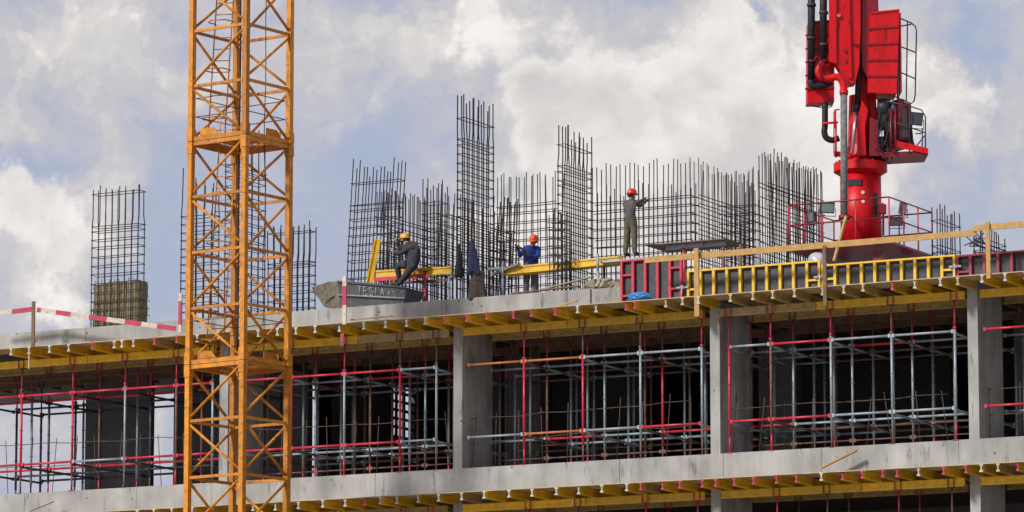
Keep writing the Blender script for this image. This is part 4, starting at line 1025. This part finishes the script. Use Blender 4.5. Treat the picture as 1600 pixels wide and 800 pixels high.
# ================================================================== CONCRETE PLACING BOOM
def boom():
    D0 = hd(at(1345, 395, 4.6))
    base = pv(1346, 395, D0)
    t = thing('placing_boom', 'red concrete placing boom with folded arm standing on the roof', 'concrete boom', (base.x, base.y, ZR))
    def P(x, y, d=0): return pv(x, y, D0 + d)
    def C(x, y): return P(x, y, 0)
    S = 1/ (7083/ D0)                        # metres per pixel
    def ext(name, poly, d0, d1, mt, par=t):
        pts = [P(x, y, 0) + VH*d0 for x, y in poly]
        return MB().prism(pts, VH*(d1 - d0)).build(name, mt, par)
    # column
    zc = lambda y: P(1346, y).z
    m = MB(); r = 33*S
    m.lathe(Vector((base.x, base.y, 0)), [(r, zc(392)), (r, zc(271))], 40)
    colm = m.build('column', 'red_paint', t)
    m = MB(); m.lathe(Vector((base.x, base.y, 0)), [(r*1.04, zc(274)), (43*S, zc(269)), (43*S, zc(256)), (30*S, zc(252)), (24*S, zc(244)), (20*S, zc(228)), (19*S, zc(200)), (17*S, zc(150))], 40, sharp=True)
    fl = m.build('slewing_ring', 'red_paint', t)
    m = MB()
    for k in range(20):
        a = 2*math.pi*k/20; m.lathe(Vector((base.x + 39*S*math.cos(a), base.y + 39*S*math.sin(a), zc(256))), [(.025, 0), (.025, .05)], 6)
    m.build('bolts', 'red_dark', fl)
    # column details: slot, dots, hatch
    def oncyl(px, y, w, h, mt, name, rr_=r, th=.02):
        dx = (px - 1346)*S; dv = -math.sqrt(max(1e-4, rr_*rr_ - dx*dx))
        nrm = (RT*dx + VH*dv).normalized(); tg = Vector((-nrm.y, nrm.x, 0))
        c = Vector((base.x, base.y, zc(y))) + nrm*rr_
        MB().obox(c, tg*w/2, nrm*th, Vector((0,0,h/2))).build(name, mt, colm)
    oncyl(1334, 290, .36, .17, 'black', 'slot', th=.012)
    for y in (306, 320):
        dx = 0; c = Vector((base.x, base.y, zc(y))) - VH*r + RT*(1347-1346)*S
        MB().lathe(c, [(.045, -.01), (.045, .02)], 12, axis=-VH).build('marker', 'white', colm)
    oncyl(1367, 325, .12, .65, 'black_steel', 'hatch', th=.03)
    MB().tube([P(1372, 318, -.6), P(1380, 318, -.6), P(1380, 368, -.6)], .03, 6).build('valve_pipe', 'red_dark', colm)
    MB().obox(P(1379, 327, -.55), RT*.09, VH*.1, Vector((0,0,.12))).build('valve', 'red_dark', colm)
    # rungs on the right of the column
    m = MB()
    for sx in (1375, 1381): m.tube([P(sx, 330, -.2), P(sx, 388, -.2)], .015, 6)
    for k in range(8): m.tube([P(1375, 333 + k*7, -.2), P(1381, 333 + k*7, -.2)], .012, 5)
    m.build('ladder', 'white', colm)
    # base platform seen from below
    zb_ = zc(394)
    hx = 1.45
    ca = Vector((base.x, base.y, 0)); e1 = (Vector((1,0,0))); e2 = Vector((0,1,0))
    m = MB(); m.obox(ca + Vector((0,0,zb_ - .03)), e1*hx, e2*hx, (0,0,.028)); 
    m.build('base_platform', 'red_dark', t)
    m = MB()
    for sx in (-1, 1):
        for sy in (-1, 1): m.obox(ca + e1*sx*.9 + e2*sy*.9 + Vector((0,0,(zb_ - .16 + ZR)/2)), e1*.12, e2*.12, (0,0,(zb_ - .16 - ZR)/2))
    m.build('base_leg', 'red_dark', t)
    # guard rail round the base platform
    gz = [zb_ - .01 + .62, zb_ - .01 + 1.15]
    q = hx - .04
    cs = [ca + e1*sx*q + e2*sy*q for sx, sy in ((-1,-1),(1,-1),(1,1),(-1,1))]
    m = MB()
    for i in range(4):
        a, b = cs[i], cs[(i+1) % 4]
        for z in gz: m.tube([a + Vector((0,0,z)), b + Vector((0,0,z))], .02, 6)
    m.build('guard_rail', 'red_dark', t)
    for i in range(4):
        a, b = cs[i], cs[(i+1) % 4]
        for k in range(3):
            p = a.lerp(b, k/3); MB().tube([p + Vector((0,0,zb_)), p + Vector((0,0,gz[1]))], .022, 6).build('guard_post', 'scaf_red', t)
    # floodlights
    def flood(px, y, w, h, mt, tilt, yaw, d, nm='floodlight'):
        c = P(px, y, d)
        fx = RT*math.cos(yaw) + VH*math.sin(yaw); fn = (-VH*math.cos(yaw) + RT*math.sin(yaw))
        up = (Vector((0,0,1))*math.cos(tilt) + fn*math.sin(tilt)); n2 = fx.cross(up)
        if n2.dot(VH) > 0: n2 = -n2
        fx = fx*1
        o = MB().obox(c - n2*.05, fx*w/2, n2*.05, up*h/2).build(nm, 'black_steel', t)
        MB().obox(c + n2*.006, fx*(w/2 - .03), n2*.006, up*(h/2 - .03)).build('lamp_glass', mt, o)
        MB().tube([c - fx*(w/2 + .02), c - fx*(w/2 + .02) - Vector((0,0,h*.75)), c + fx*(w/2 + .02) - Vector((0,0,h*.75)), c + fx*(w/2 + .02)], .012, 5).build('bracket', 'black_steel', o)
        return o
    flood(1293, 325, .38, .28, 'glass', .35, .25, -1.3); flood(1267, 339, .2, .28, 'glass_dark', .1, -.6, -.8)
    flood(1413, 326, .2, .3, 'glass', .2, .8, -.9); flood(1401, 347, .38, .22, 'glass_dark', .6, -.2, -1.0)
    # mast above the ring and folded arms (their own boxes, one behind the other)
    ext('mast', [(1336, 250), (1372, 250), (1368, 140), (1366, -70), (1338, -70), (1338, 140)], -.1, .5, 'red_paint')
    ext('arm', [(1294, -70), (1341, -70), (1341, 60), (1339, 112), (1333, 138), (1323, 140), (1312, 122), (1303, 108), (1294, 100)], -.75, -.25, 'red_paint')
    a1 = [o for o in t.children if o.name.startswith('arm')][0]
    for p in ([(1292, -70), (1303, -70), (1303, 108), (1292, 106)], [(1318, -70), (1322, -70), (1327, 132), (1322, 130)]): ext('stiffener', p, -.82, -.752, 'red_paint', a1)
    ext('arm', [(1345, -70), (1366, -70), (1369, 40), (1371, 60), (1366, 150), (1344, 110)], -.62, -.12, 'red_dark')
    ext('arm', [(1356, -70), (1368, -70), (1372, 10), (1373, 40), (1356, 40)], -.1, .5, 'red_dark')
    for px, y in ((1307, 34), (1318, 88), (1333, 78), (1320, 104)):
        MB().lathe(P(px, y, 0) - VH*.75, [(.05, 0), (.05, .07)], 10, axis=-VH).build('pin', 'red_dark' if y > 40 else 'scaf_orange', a1)
    # knuckle plates at the top of the ring
    ext('knuckle', [(1337, 250), (1350, 250), (1348, 205), (1353, 180), (1344, 165), (1337, 190)], -.7, -.45, 'red_paint')
    ext('knuckle', [(1355, 250), (1374, 250), (1368, 195), (1356, 190)], -.65, -.5, 'red_dark')
    # hydraulic cylinder
    c = MB().tube([P(1344, 84, -.5), P(1339, 172, -.5)], [.06, .09], 12).build('hydraulic_cylinder', 'black', t)
    MB().tube([P(1339, 168, -.5), P(1331, 240, -.5)], .05, 12).build('rod', 'chrome', c)
    MB().tube([P(1338, 164, -.5), P(1337.5, 174, -.5)], .105, 12).build('gland', 'black_steel', c)
    # counterweight boxes with ribs
    def ribbed(poly_l, poly_r, n, d0, d1, nm):
        (xl, yt), (xl2, yb) = poly_l; (xr, yt2), (xr2, yb2) = poly_r
        o = ext(nm, [(xl, yt), (xr, yt2), (xr2, yb2), (xl2, yb)], d0, d1, 'red_paint')
        for k in range(0, n+1):
            f_ = k/n; a = (xl + (xl2-xl)*f_, yt + (yb-yt)*f_); b = (xr + (xr2-xr)*f_, yt2 + (yb2-yt2)*f_)
            p = P(*a, 0) + VH*(d0 - .012); q = P(*b, 0) + VH*(d0 - .012)
            MB().bar(p, q, .03, .05).build('rib', 'red_dark' if 0 < k < n else 'red_paint', o)
            pl = P(a[0], a[1], 0) + VH*(d0 - .02)
            if 0 < k < n: MB().obox(pl - RT*.03, RT*.03, VH*.03, Vector((0,0,.02))).build('hinge', 'black_steel', o)
        return o
    bx = ribbed(((1355, 31), (1353, 153)), ((1401, 26), (1397, 155)), 5, -.85, .15, 'pump_box')
    MB().obox(P(1403, 91, 0) - VH*.35, RT*.02, VH*.5, Vector((0,0,64*S))).build('side_plate', 'red_dark', bx)
    bx2 = ribbed(((1261, 39), (1260, 164)), ((1303, 37), (1302, 162)), 6, -.35, .3, 'pump_box')
    MB().tube([P(1263, 165, -.2), P(1292, 169, -.2), P(1300, 166, -.2), P(1301, 156, -.2)], .016, 6).build('handle', 'black_steel', bx2)
    # cage rails beside the right box
    def rail(pts, d=-.4, r_=.018, mt='black_steel', nm='guard_rail'):
        return MB().tube([P(*p, d) for p in pts], r_, 6).build(nm, mt, t)
    rail([(1398, 25), (1424, 36), (1430, 41), (1432, 48), (1430, 148), (1428, 158), (1424, 162), (1398, 151)], .1)
    rail([(1418, 34), (1416, 158)], .1); rail([(1400, 70), (1431, 82)], .1); rail([(1400, 110), (1430, 123)], .1); rail([(1400, 42), (1412, 40), (1424, 38)], .1)
    rail([(1398, 25), (1424, 36)], -.7); rail([(1402, 26), (1402, 152)], -.8)
    # concrete pipes
    MB().tube([P(1268, -70, -.55), P(1267.5, 128, -.55)], 6*S, 12).build('pipe', 'black', t)
    MB().tube([P(1287, -70, -.6), P(1286, 98, -.6)], 6*S, 12).build('pipe', 'black', t)
    for px, ys in ((1268, (8, 60, 128)), (1287, (20, 70, 96))):
        for y in ys: MB().tube([P(px, y - 2, -.58), P(px, y + 2, -.58)], 7.6*S, 12).build('coupling', 'black_steel' if y != 96 else 'red_dark', t)
    def smooth(pts, n=6):
        out = []
        v = [Vector((a, b, 0)) for a, b in pts]; v = [v[0]*2 - v[1]] + v + [v[-1]*2 - v[-2]]
        for i in range(1, len(v)-2):
            for k in range(n):
                u = k/n; p0, p1, p2, p3 = v[i-1:i+3]
                q_ = .5*((2*p1) + (p2-p0)*u + (2*p0 - 5*p1 + 4*p2 - p3)*u*u + (3*p1 - p0 - 3*p2 + p3)*u**3); out.append((q_.x, q_.y))
        return out + [pts[-1]]
    MB().tube([P(*p, -.85) for p in smooth([(1286, 98), (1281, 104), (1279, 113), (1284, 121), (1296, 123), (1306, 120), (1314, 124), (1318, 134), (1318.5, 146)])], 6*S, 12).build('elbow', 'red_paint', t)
    MB().tube([P(*p, -.7) for p in smooth([(1267, 126), (1268, 132), (1274, 135), (1290, 132), (1300, 128)])], 5.5*S, 12).build('elbow', 'black', t)
    rail([(1264, 94), (1270, 96), (1276, 88), (1281, 90), (1280, 112), (1286, 126)], -1.0, .022, 'red_dark', 'pipe_bracket')
    MB().tube([P(1318.5, 143, -.85), P(1319, 340, -1.25)], 5.6*S, 12).build('pipe', 'crust', t)
    MB().tube([P(1318.5, 141, -.85), P(1318.5, 148, -.86)], 7*S, 12).build('coupling', 'red_paint', t)
    MB().tube([P(1319, 337, -1.24), P(1319, 343, -1.25)], 9*S, 12).build('coupling', 'red_dark', t)
    MB().tube([P(1319, 341, -1.25), P(1319, 348, -1.26)], 6*S, 12).build('pipe', 'crust', t)
    m = MB(); m.bar(P(1312, 339, -1.2), P(1330, 339, -.55), .05, .05); m.build('pipe_bracket', 'red_dark', t)
    MB().tube([P(*p, -.35) for p in smooth([(1289, 160), (1289, 195), (1288, 206), (1291, 215), (1300, 219), (1311, 216)])], 5*S, 12).build('hose', 'black', t)
    for a, b in (((1284, 193), (1309, 191)), ((1306, 192), (1306, 246)), ((1305, 172), (1305, 200))): rail([a, b], -.5, .03, 'red_paint', 'pipe_bracket')
    rail([(1303, 178), (1304, 172), (1312, 171)], -.3); rail([(1303, 178), (1303, 240)], -.3, .014)
    m = MB(); m.bar(P(1303, 240, -.4), P(1330, 243, -.4), .12, .12); m.build('bracket_beam', 'red_paint', t)
    # power pack basket on the right
    b0 = [(1372, 246), (1399, 228), (1446, 240), (1446, 250), (1398, 254)]
    o = ext('basket_floor', [(1370, 246), (1446, 243), (1446, 250), (1376, 254)], -.75, .35, 'red_dark')
    ext('basket_skirt', [(1396, 228), (1446, 240), (1446, 249), (1396, 238)], -.8, -.76, 'red_paint', o)
    ext('basket_skirt', [(1366, 224), (1396, 228), (1396, 246), (1366, 246)], .36, .4, 'red_dark', o)
    pk = ext('power_pack', [(1369, 170), (1400, 160), (1412, 166), (1418, 230), (1376, 242), (1369, 220)], -.45, .25, 'red_dark')
    MB().tube([P(1381, 156, -.5), P(1380, 178, -.5)], .17, 14).build('tank', 'black_steel', pk)
    MB().tube([P(1395, 160, -.55), P(1396, 175, -.55)], .06, 10).build('filter', 'glass_dark', pk)
    ext('cover', [(1399, 160), (1410, 162), (1415, 226), (1402, 224)], -.62, -.46, 'red_dark', pk)
    ext('engine_block', [(1370, 178), (1391, 176), (1393, 226), (1374, 238)], -.62, -.46, 'black_steel', pk)
    ext('engine_block', [(1404, 176), (1413, 178), (1416, 222), (1406, 222)], -.70, -.63, 'black_steel', pk)
    ext('cooler', [(1410, 164), (1421, 168), (1424, 228), (1412, 226)], -.45, .1, 'red_dark', pk)
    ext('cover', [(1385, 186), (1396, 182), (1396, 226), (1385, 222)], -.58, -.46, 'red_dark', pk)
    ext('control_box', [(1370, 212), (1377, 212), (1377, 221), (1370, 221)], -.75, -.6, 'white', pk)
    rr2 = random.Random(4)
    for k in range(10):
        x0 = rr2.uniform(1369, 1400); y0_ = rr2.uniform(165, 205)
        MB().tube([P(*p, -.65 - k*.012) for p in smooth([(x0, y0_), (x0 + rr2.uniform(-8, 6), y0_ + 16), (x0 + rr2.uniform(-6, 12), y0_ + 30), (x0 + rr2.uniform(-6, 8), min(250, y0_ + 46))])], .022, 6).build('hose', 'black', pk)
    MB().tube([P(*p, -.7) for p in smooth([(1388, 228), (1386, 246), (1390, 256), (1394, 246), (1391, 226)])], .02, 6).build('hose', 'black', pk)
    for pts in ([(1385, 158), (1422, 166), (1440, 172), (1446, 182), (1446, 246)], [(1395, 190), (1445, 207)], [(1421, 166), (1421, 240)], [(1430, 209), (1442, 208)], [(1432, 228), (1445, 212)], [(1441, 200), (1441, 240)]):
        rail(pts, -.78, .017)
    for pts in ([(1392, 172), (1392, 236)], [(1399, 168), (1399, 240)]): rail(pts, -.8, .026, 'red_dark')
    MB().tube([P(*p, -.5) for p in smooth([(1412, 172), (1421, 192), (1424, 205), (1426, 222), (1432, 234)])], .035, 8).build('hose', 'black_steel', pk)
    flood(1434, 186, .32, .34, 'glass_dark', .25, .5, -.9)
boom()

# ================================================================== PEOPLE
def person(label, org, J, rad, zones, mats_, helmet, hatmat, face, tilt=0, hair=True, tool=None):
    """J: joint positions in metres in a frame (image right, away, up) from org; one skinned surface for the whole body"""
    def W(p): return RT*p[0] + VH*p[1] + Vector((0, 0, p[2]))
    names = list(J); idx = {n: i for i, n in enumerate(names)}
    bm_e = [('pelvis','spine'),('spine','chest'),('chest','neck'),('neck','head'),('head','crown'),
            ('chest','shL'),('shL','elL'),('elL','wrL'),('wrL','paL'),('chest','shR'),('shR','elR'),('elR','wrR'),('wrR','paR'),
            ('pelvis','hipL'),('hipL','knL'),('knL','anL'),('anL','toL'),('pelvis','hipR'),('hipR','knR'),('knR','anR'),('anR','toR'),('head','nose')]
    pts = {n: Vector(J[n]) for n in names}
    f = Vector(face).normalized()
    pts['nose'] = pts['head'] + f*.112 + Vector((0,0,-.02)); rad = dict(rad); rad['nose'] = .018
    edges = [e for e in bm_e if e[0] in pts and e[1] in pts]
    for s in 'LR':                            # five fingers rooted in the palm
        pa, wr = pts['pa'+s], pts['wr'+s]; d = (pa - wr).normalized()
        sd = d.cross(Vector((0,0,1)))
        if sd.length < .2: sd = d.cross(Vector((1,0,0)))
        sd.normalize(); nn = sd.cross(d)
        for k, ln in enumerate((.075, .085, .08, .062)):
            b = pa + sd*(.033 - .022*k); m1 = b + d*ln*.55 - nn*.008; m2 = m1 + d*ln*.35 - nn*.03
            for j, pnt in enumerate((m1, m2)):
                pts[f'f{s}{k}{j}'] = pnt; rad[f'f{s}{k}{j}'] = .0095 if j == 0 else .008
            edges += [('pa'+s, f'f{s}{k}0'), (f'f{s}{k}0', f'f{s}{k}1')]
        th = wr.lerp(pa, .45) + sd*.045 + d*.02; pts[f't{s}0'] = th; pts[f't{s}1'] = th + d*.045 + sd*.012 - nn*.015
        rad[f't{s}0'] = .012; rad[f't{s}1'] = .0095
        edges += [('pa'+s, f't{s}0'), (f't{s}0', f't{s}1')]
    names = list(pts); idx = {n: i for i, n in enumerate(names)}
    me = bpy.data.meshes.new('body_rig'); me.from_pydata([W(pts[n]) for n in names], [(idx[a], idx[b]) for a, b in edges], [])
    o = bpy.data.objects.new('body_rig', me); col.objects.link(o)
    sk = o.modifiers.new('s', 'SKIN'); sk.use_smooth_shade = True
    for n in names:
        v = me.skin_vertices[0].data[idx[n]]; r_ = rad.get(n, .05)
        v.radius = r_ if isinstance(r_, tuple) else (r_, r_); v.use_root = (n == 'pelvis')
    ss = o.modifiers.new('u', 'SUBSURF'); ss.levels = 2; ss.render_levels = 2
    dg = bpy.context.evaluated_depsgraph_get(); ev = o.evaluated_get(dg)
    nm = bpy.data.meshes.new_from_object(ev, depsgraph=dg); nm.name = 'person'
    bpy.data.objects.remove(o); bpy.data.meshes.remove(me)
    nm.materials.clear()
    order = list(mats_); 
    for k in order: nm.materials.append(M_[mats_[k]])
    segs = [(W(pts[a]), W(pts[b]), a, b) for a, b in edges]
    for p in nm.polygons:
        c = p.center; best = None
        for a, b, na, nb2 in segs:
            ab = b - a; t_ = max(0, min(1, (c - a).dot(ab)/max(1e-9, ab.length_squared))); dd = (c - a - ab*t_).length
            if best is None or dd < best[0]: best = (dd, na, nb2, t_)
        z_ = zones(best[1], best[2], best[3]); p.material_index = order.index(z_); p.use_smooth = True
    body = bpy.data.objects.new('person', nm); body.location = org; col.objects.link(body)
    tag(body, label, 'person', None)
    # helmet with brim
    hc = pts['head']; f_ = f; upv = (Vector((0,0,1))*math.cos(tilt) + f_*math.sin(tilt)).normalized()
    sidev = f_.cross(upv).normalized(); fw_ = upv.cross(sidev)
    if fw_.dot(f_) < 0: fw_ = -fw_
    m = MB(); n = 18; prof = [(1.0, 0), (1.0, .03), (.95, .075), (.78, .118), (.45, .143), (.05, .150)]
    vs = []; fs = []
    for rr_, h in prof:
        for k in range(n):
            a = 2*math.pi*k/n; vs.append(W(hc + upv*(h + .025) + fw_*(.135*rr_*math.cos(a)) + sidev*(.115*rr_*math.sin(a))))
    for i in range(len(prof)-1):
        for k in range(n): fs.append((i*n+k, i*n+(k+1) % n, (i+1)*n+(k+1) % n, (i+1)*n+k))
    fs.append(tuple((len(prof)-1)*n + k for k in range(n)))
    m.add(vs, fs, True)
    vs = []; fs = []
    for k in range(n):
        a = 2*math.pi*k/n; ex_ = .028 + .045*max(0, math.cos(a))
        for q_, zz in ((1, .0), (1, .014)):
            vs.append(W(hc + upv*(.025 + zz) + fw_*(.134*math.cos(a)) + sidev*(.114*math.sin(a))))
            vs.append(W(hc + upv*(.018 + zz) + fw_*((.134 + ex_)*math.cos(a)) + sidev*((.114 + .02)*math.sin(a))))
    for k in range(n):
        j = (k+1) % n
        fs += [(4*k, 4*k+1, 4*j+1, 4*j), (4*k+2, 4*j+2, 4*j+3, 4*k+3), (4*k+1, 4*k+3, 4*j+3, 4*j+1)]
    m.add(vs, fs, True)
    me = m.mesh('helmet', hatmat); ho = bpy.data.objects.new('helmet', me); ho.parent = body; col.objects.link(ho)
    # ears, eyes, hair at the nape
    m = MB()
    for s in (-1, 1): m.obox(W(hc + sidev*s*.09 - Vector((0,0,.02))), W(fw_)*.02, W(sidev)*.012, Vector((0,0,.03)))
    e_ = bpy.data.objects.new('ears', m.mesh('ears', 'skin')); e_.parent = body; col.objects.link(e_)
    m = MB()
    for s in (-1, 1): m.lathe(W(hc + sidev*s*.034 + fw_*.086 + upv*.0), [(.011, 0), (.007, .008)], 8, axis=W(fw_))
    m.obox(W(hc + fw_*.09 - upv*.058), W(sidev)*.022, W(fw_)*.006, W(upv)*.004)
    e_ = bpy.data.objects.new('facial_features', m.mesh('facial_features', 'hair')); e_.parent = body; col.objects.link(e_)
    if hair:
        m = MB(); m.lathe(W(hc - fw_*.045 - upv*.02), [(.05, -.05), (.082, -.02), (.088, .02), (.085, .05)], 12, axis=W(upv))
        e_ = bpy.data.objects.new('hair', m.mesh('hair', 'hair')); e_.parent = body; col.objects.link(e_)
    return body
RAD = dict(pelvis=(.15, .12), spine=(.145, .115), chest=(.165, .12), neck=.06, head=.098, crown=.07, shL=.075, shR=.075, elL=.052, elR=.052, wrL=.04, wrR=.04, paL=(.042, .022), paR=(.042, .022),
           hipL=.10, hipR=.10, knL=.068, knR=.068, anL=.05, anR=.05, toL=.042, toR=.042)
def zones_std(a, b, t):
    if a in ('neck', 'head'): return 'skin'
    if a[:2] in ('pa', 'fL', 'fR', 'tL', 'tR') or (a[:2] == 'wr'): return 'hand'
    if a[:2] in ('hi', 'kn') or b[:3] == 'hip': return 'leg'
    if a[:2] == 'an': return 'boot'
    if a == 'pelvis': return 'leg' if t < .3 else 'top'
    return 'top'
# standing worker, reaching to the right and slightly away
fd = (.80, .60, 0)
person('standing person in grey jacket, olive trousers and red helmet reaching to the right', at(986, 401, 1.05),
    dict(pelvis=(0, 0, .93), spine=(-.01, 0, 1.10), chest=(-.01, 0, 1.32), neck=(.01, .02, 1.50), head=(.03, .03, 1.625), crown=(.03, .03, 1.69),
         shL=(-.14, .12, 1.40), elL=(.09, .30, 1.40), wrL=(.30, .42, 1.55), paL=(.37, .46, 1.61), shR=(.11, -.13, 1.40), elR=(.24, .05, 1.34), wrR=(.40, .26, 1.50), paR=(.46, .32, 1.56),
         hipL=(-.08, .06, .88), knL=(-.11, .05, .48), anL=(-.15, .02, .09), toL=(-.04, .10, .045), hipR=(.07, -.06, .88), knR=(.09, -.05, .48), anR=(.09, -.07, .09), toR=(.21, .0, .045)),
    {**RAD, 'pelvis': (.17, .14), 'spine': (.17, .14), 'chest': (.20, .15), 'hipL': .115, 'hipR': .115, 'knL': .088, 'knR': .088, 'anL': .072, 'anR': .072, 'shL': .085, 'shR': .085, 'elL': .062, 'elR': .062}, zones_std, dict(skin='skin', hand='glove', leg='olive', boot='boot', top='shirt'), None, 'hat_red', fd)
# worker in blue, head bowed over a tool held at chest height to the left
bl_org = at(830, 457, 1.4); bl_org.z = ZR + .02
b = person('person in blue jacket and orange helmet bending over a tool behind the walkway', bl_org,
    dict(pelvis=(-.02, .02, .90), spine=(-.01, .0, 1.06), chest=(.02, -.04, 1.30), neck=(.05, -.10, 1.46), head=(.075, -.15, 1.575), crown=(.075, -.14, 1.65),
         shL=(.20, -.02, 1.39), elL=(.17, -.20, 1.13), wrL=(-.08, -.34, 1.15), paL=(-.16, -.36, 1.19), shR=(-.17, -.10, 1.39), elR=(-.30, -.17, 1.15), wrR=(-.33, -.34, 1.30), paR=(-.36, -.37, 1.37),
         hipL=(.08, .0, .86), knL=(.09, -.05, .46), anL=(.12, .0, .08), toL=(.14, -.14, .04), hipR=(-.10, .0, .86), knR=(-.13, -.05, .46), anR=(-.12, .0, .08), toR=(-.16, -.14, .04)),
    {**RAD, 'pelvis': (.18, .14), 'spine': (.19, .14), 'chest': (.205, .15), 'hipL': .115, 'hipR': .115, 'knL': .085, 'knR': .085, 'anL': .072, 'anR': .072, 'elL': .066, 'elR': .066}, zones_std, dict(skin='skin', hand='glove', leg='greyblue', boot='boot', top='blue_jacket'), None, 'hat_orange', (-.35, -.85, -.45), tilt=.35)
m = MB(); W = lambda p: bl_org + RT*p[0] + VH*p[1] + Vector((0,0,p[2]))
m.bar(W((-.08, -.40, 1.24)), W((-.43, -.42, 1.43)), .05, .05)
tl = m.build('hand_tool', 'black_steel', None, W((-.25, -.41, 1.33))); tag(tl, 'dark hand tool held by the worker in the blue jacket', 'hand tool')
MB().bar(W((-.40, -.42, 1.40)), W((-.40, -.42, 1.27)), .03, .03, up=(0,1,0)).build('handle', 'black', tl)
# climbing worker seen from behind, one knee up
yo = at(632, 446, 1.1)
person('person in charcoal workwear and yellow helmet climbing with one knee raised', yo,
    dict(pelvis=(.22, .0, .56), spine=(.25, .02, .72), chest=(.20, .06, .98), neck=(.07, .10, 1.17), head=(.0, .14, 1.265), crown=(-.02, .15, 1.34),
         shR=(.28, -.06, 1.08), elR=(-.12, -.02, .86), wrR=(-.30, .12, .92), paR=(-.35, .16, 1.00), shL=(.03, .24, 1.08), elL=(-.13, .34, 1.08), wrL=(-.22, .26, 1.20), paL=(-.25, .24, 1.28),
         hipR=(.20, -.08, .50), knR=(.06, -.06, .30), anR=(-.14, .0, .05), toR=(-.26, .02, .0), hipL=(.12, .08, .56), knL=(-.20, .14, .56), anL=(-.14, .24, .20), toL=(-.26, .26, .15)),
    {**RAD, 'pelvis': (.20, .17), 'spine': (.225, .18), 'chest': (.235, .18), 'hipL': .13, 'hipR': .13, 'knL': .105, 'knR': .10, 'anL': .07, 'anR': .07, 'shL': .10, 'shR': .10, 'elL': .072, 'elR': .072}, zones_std, dict(skin='skin', hand='skin', leg='charcoal', boot='boot', top='charcoal'), None, 'hat_yellow', (-.75, .62, .1))
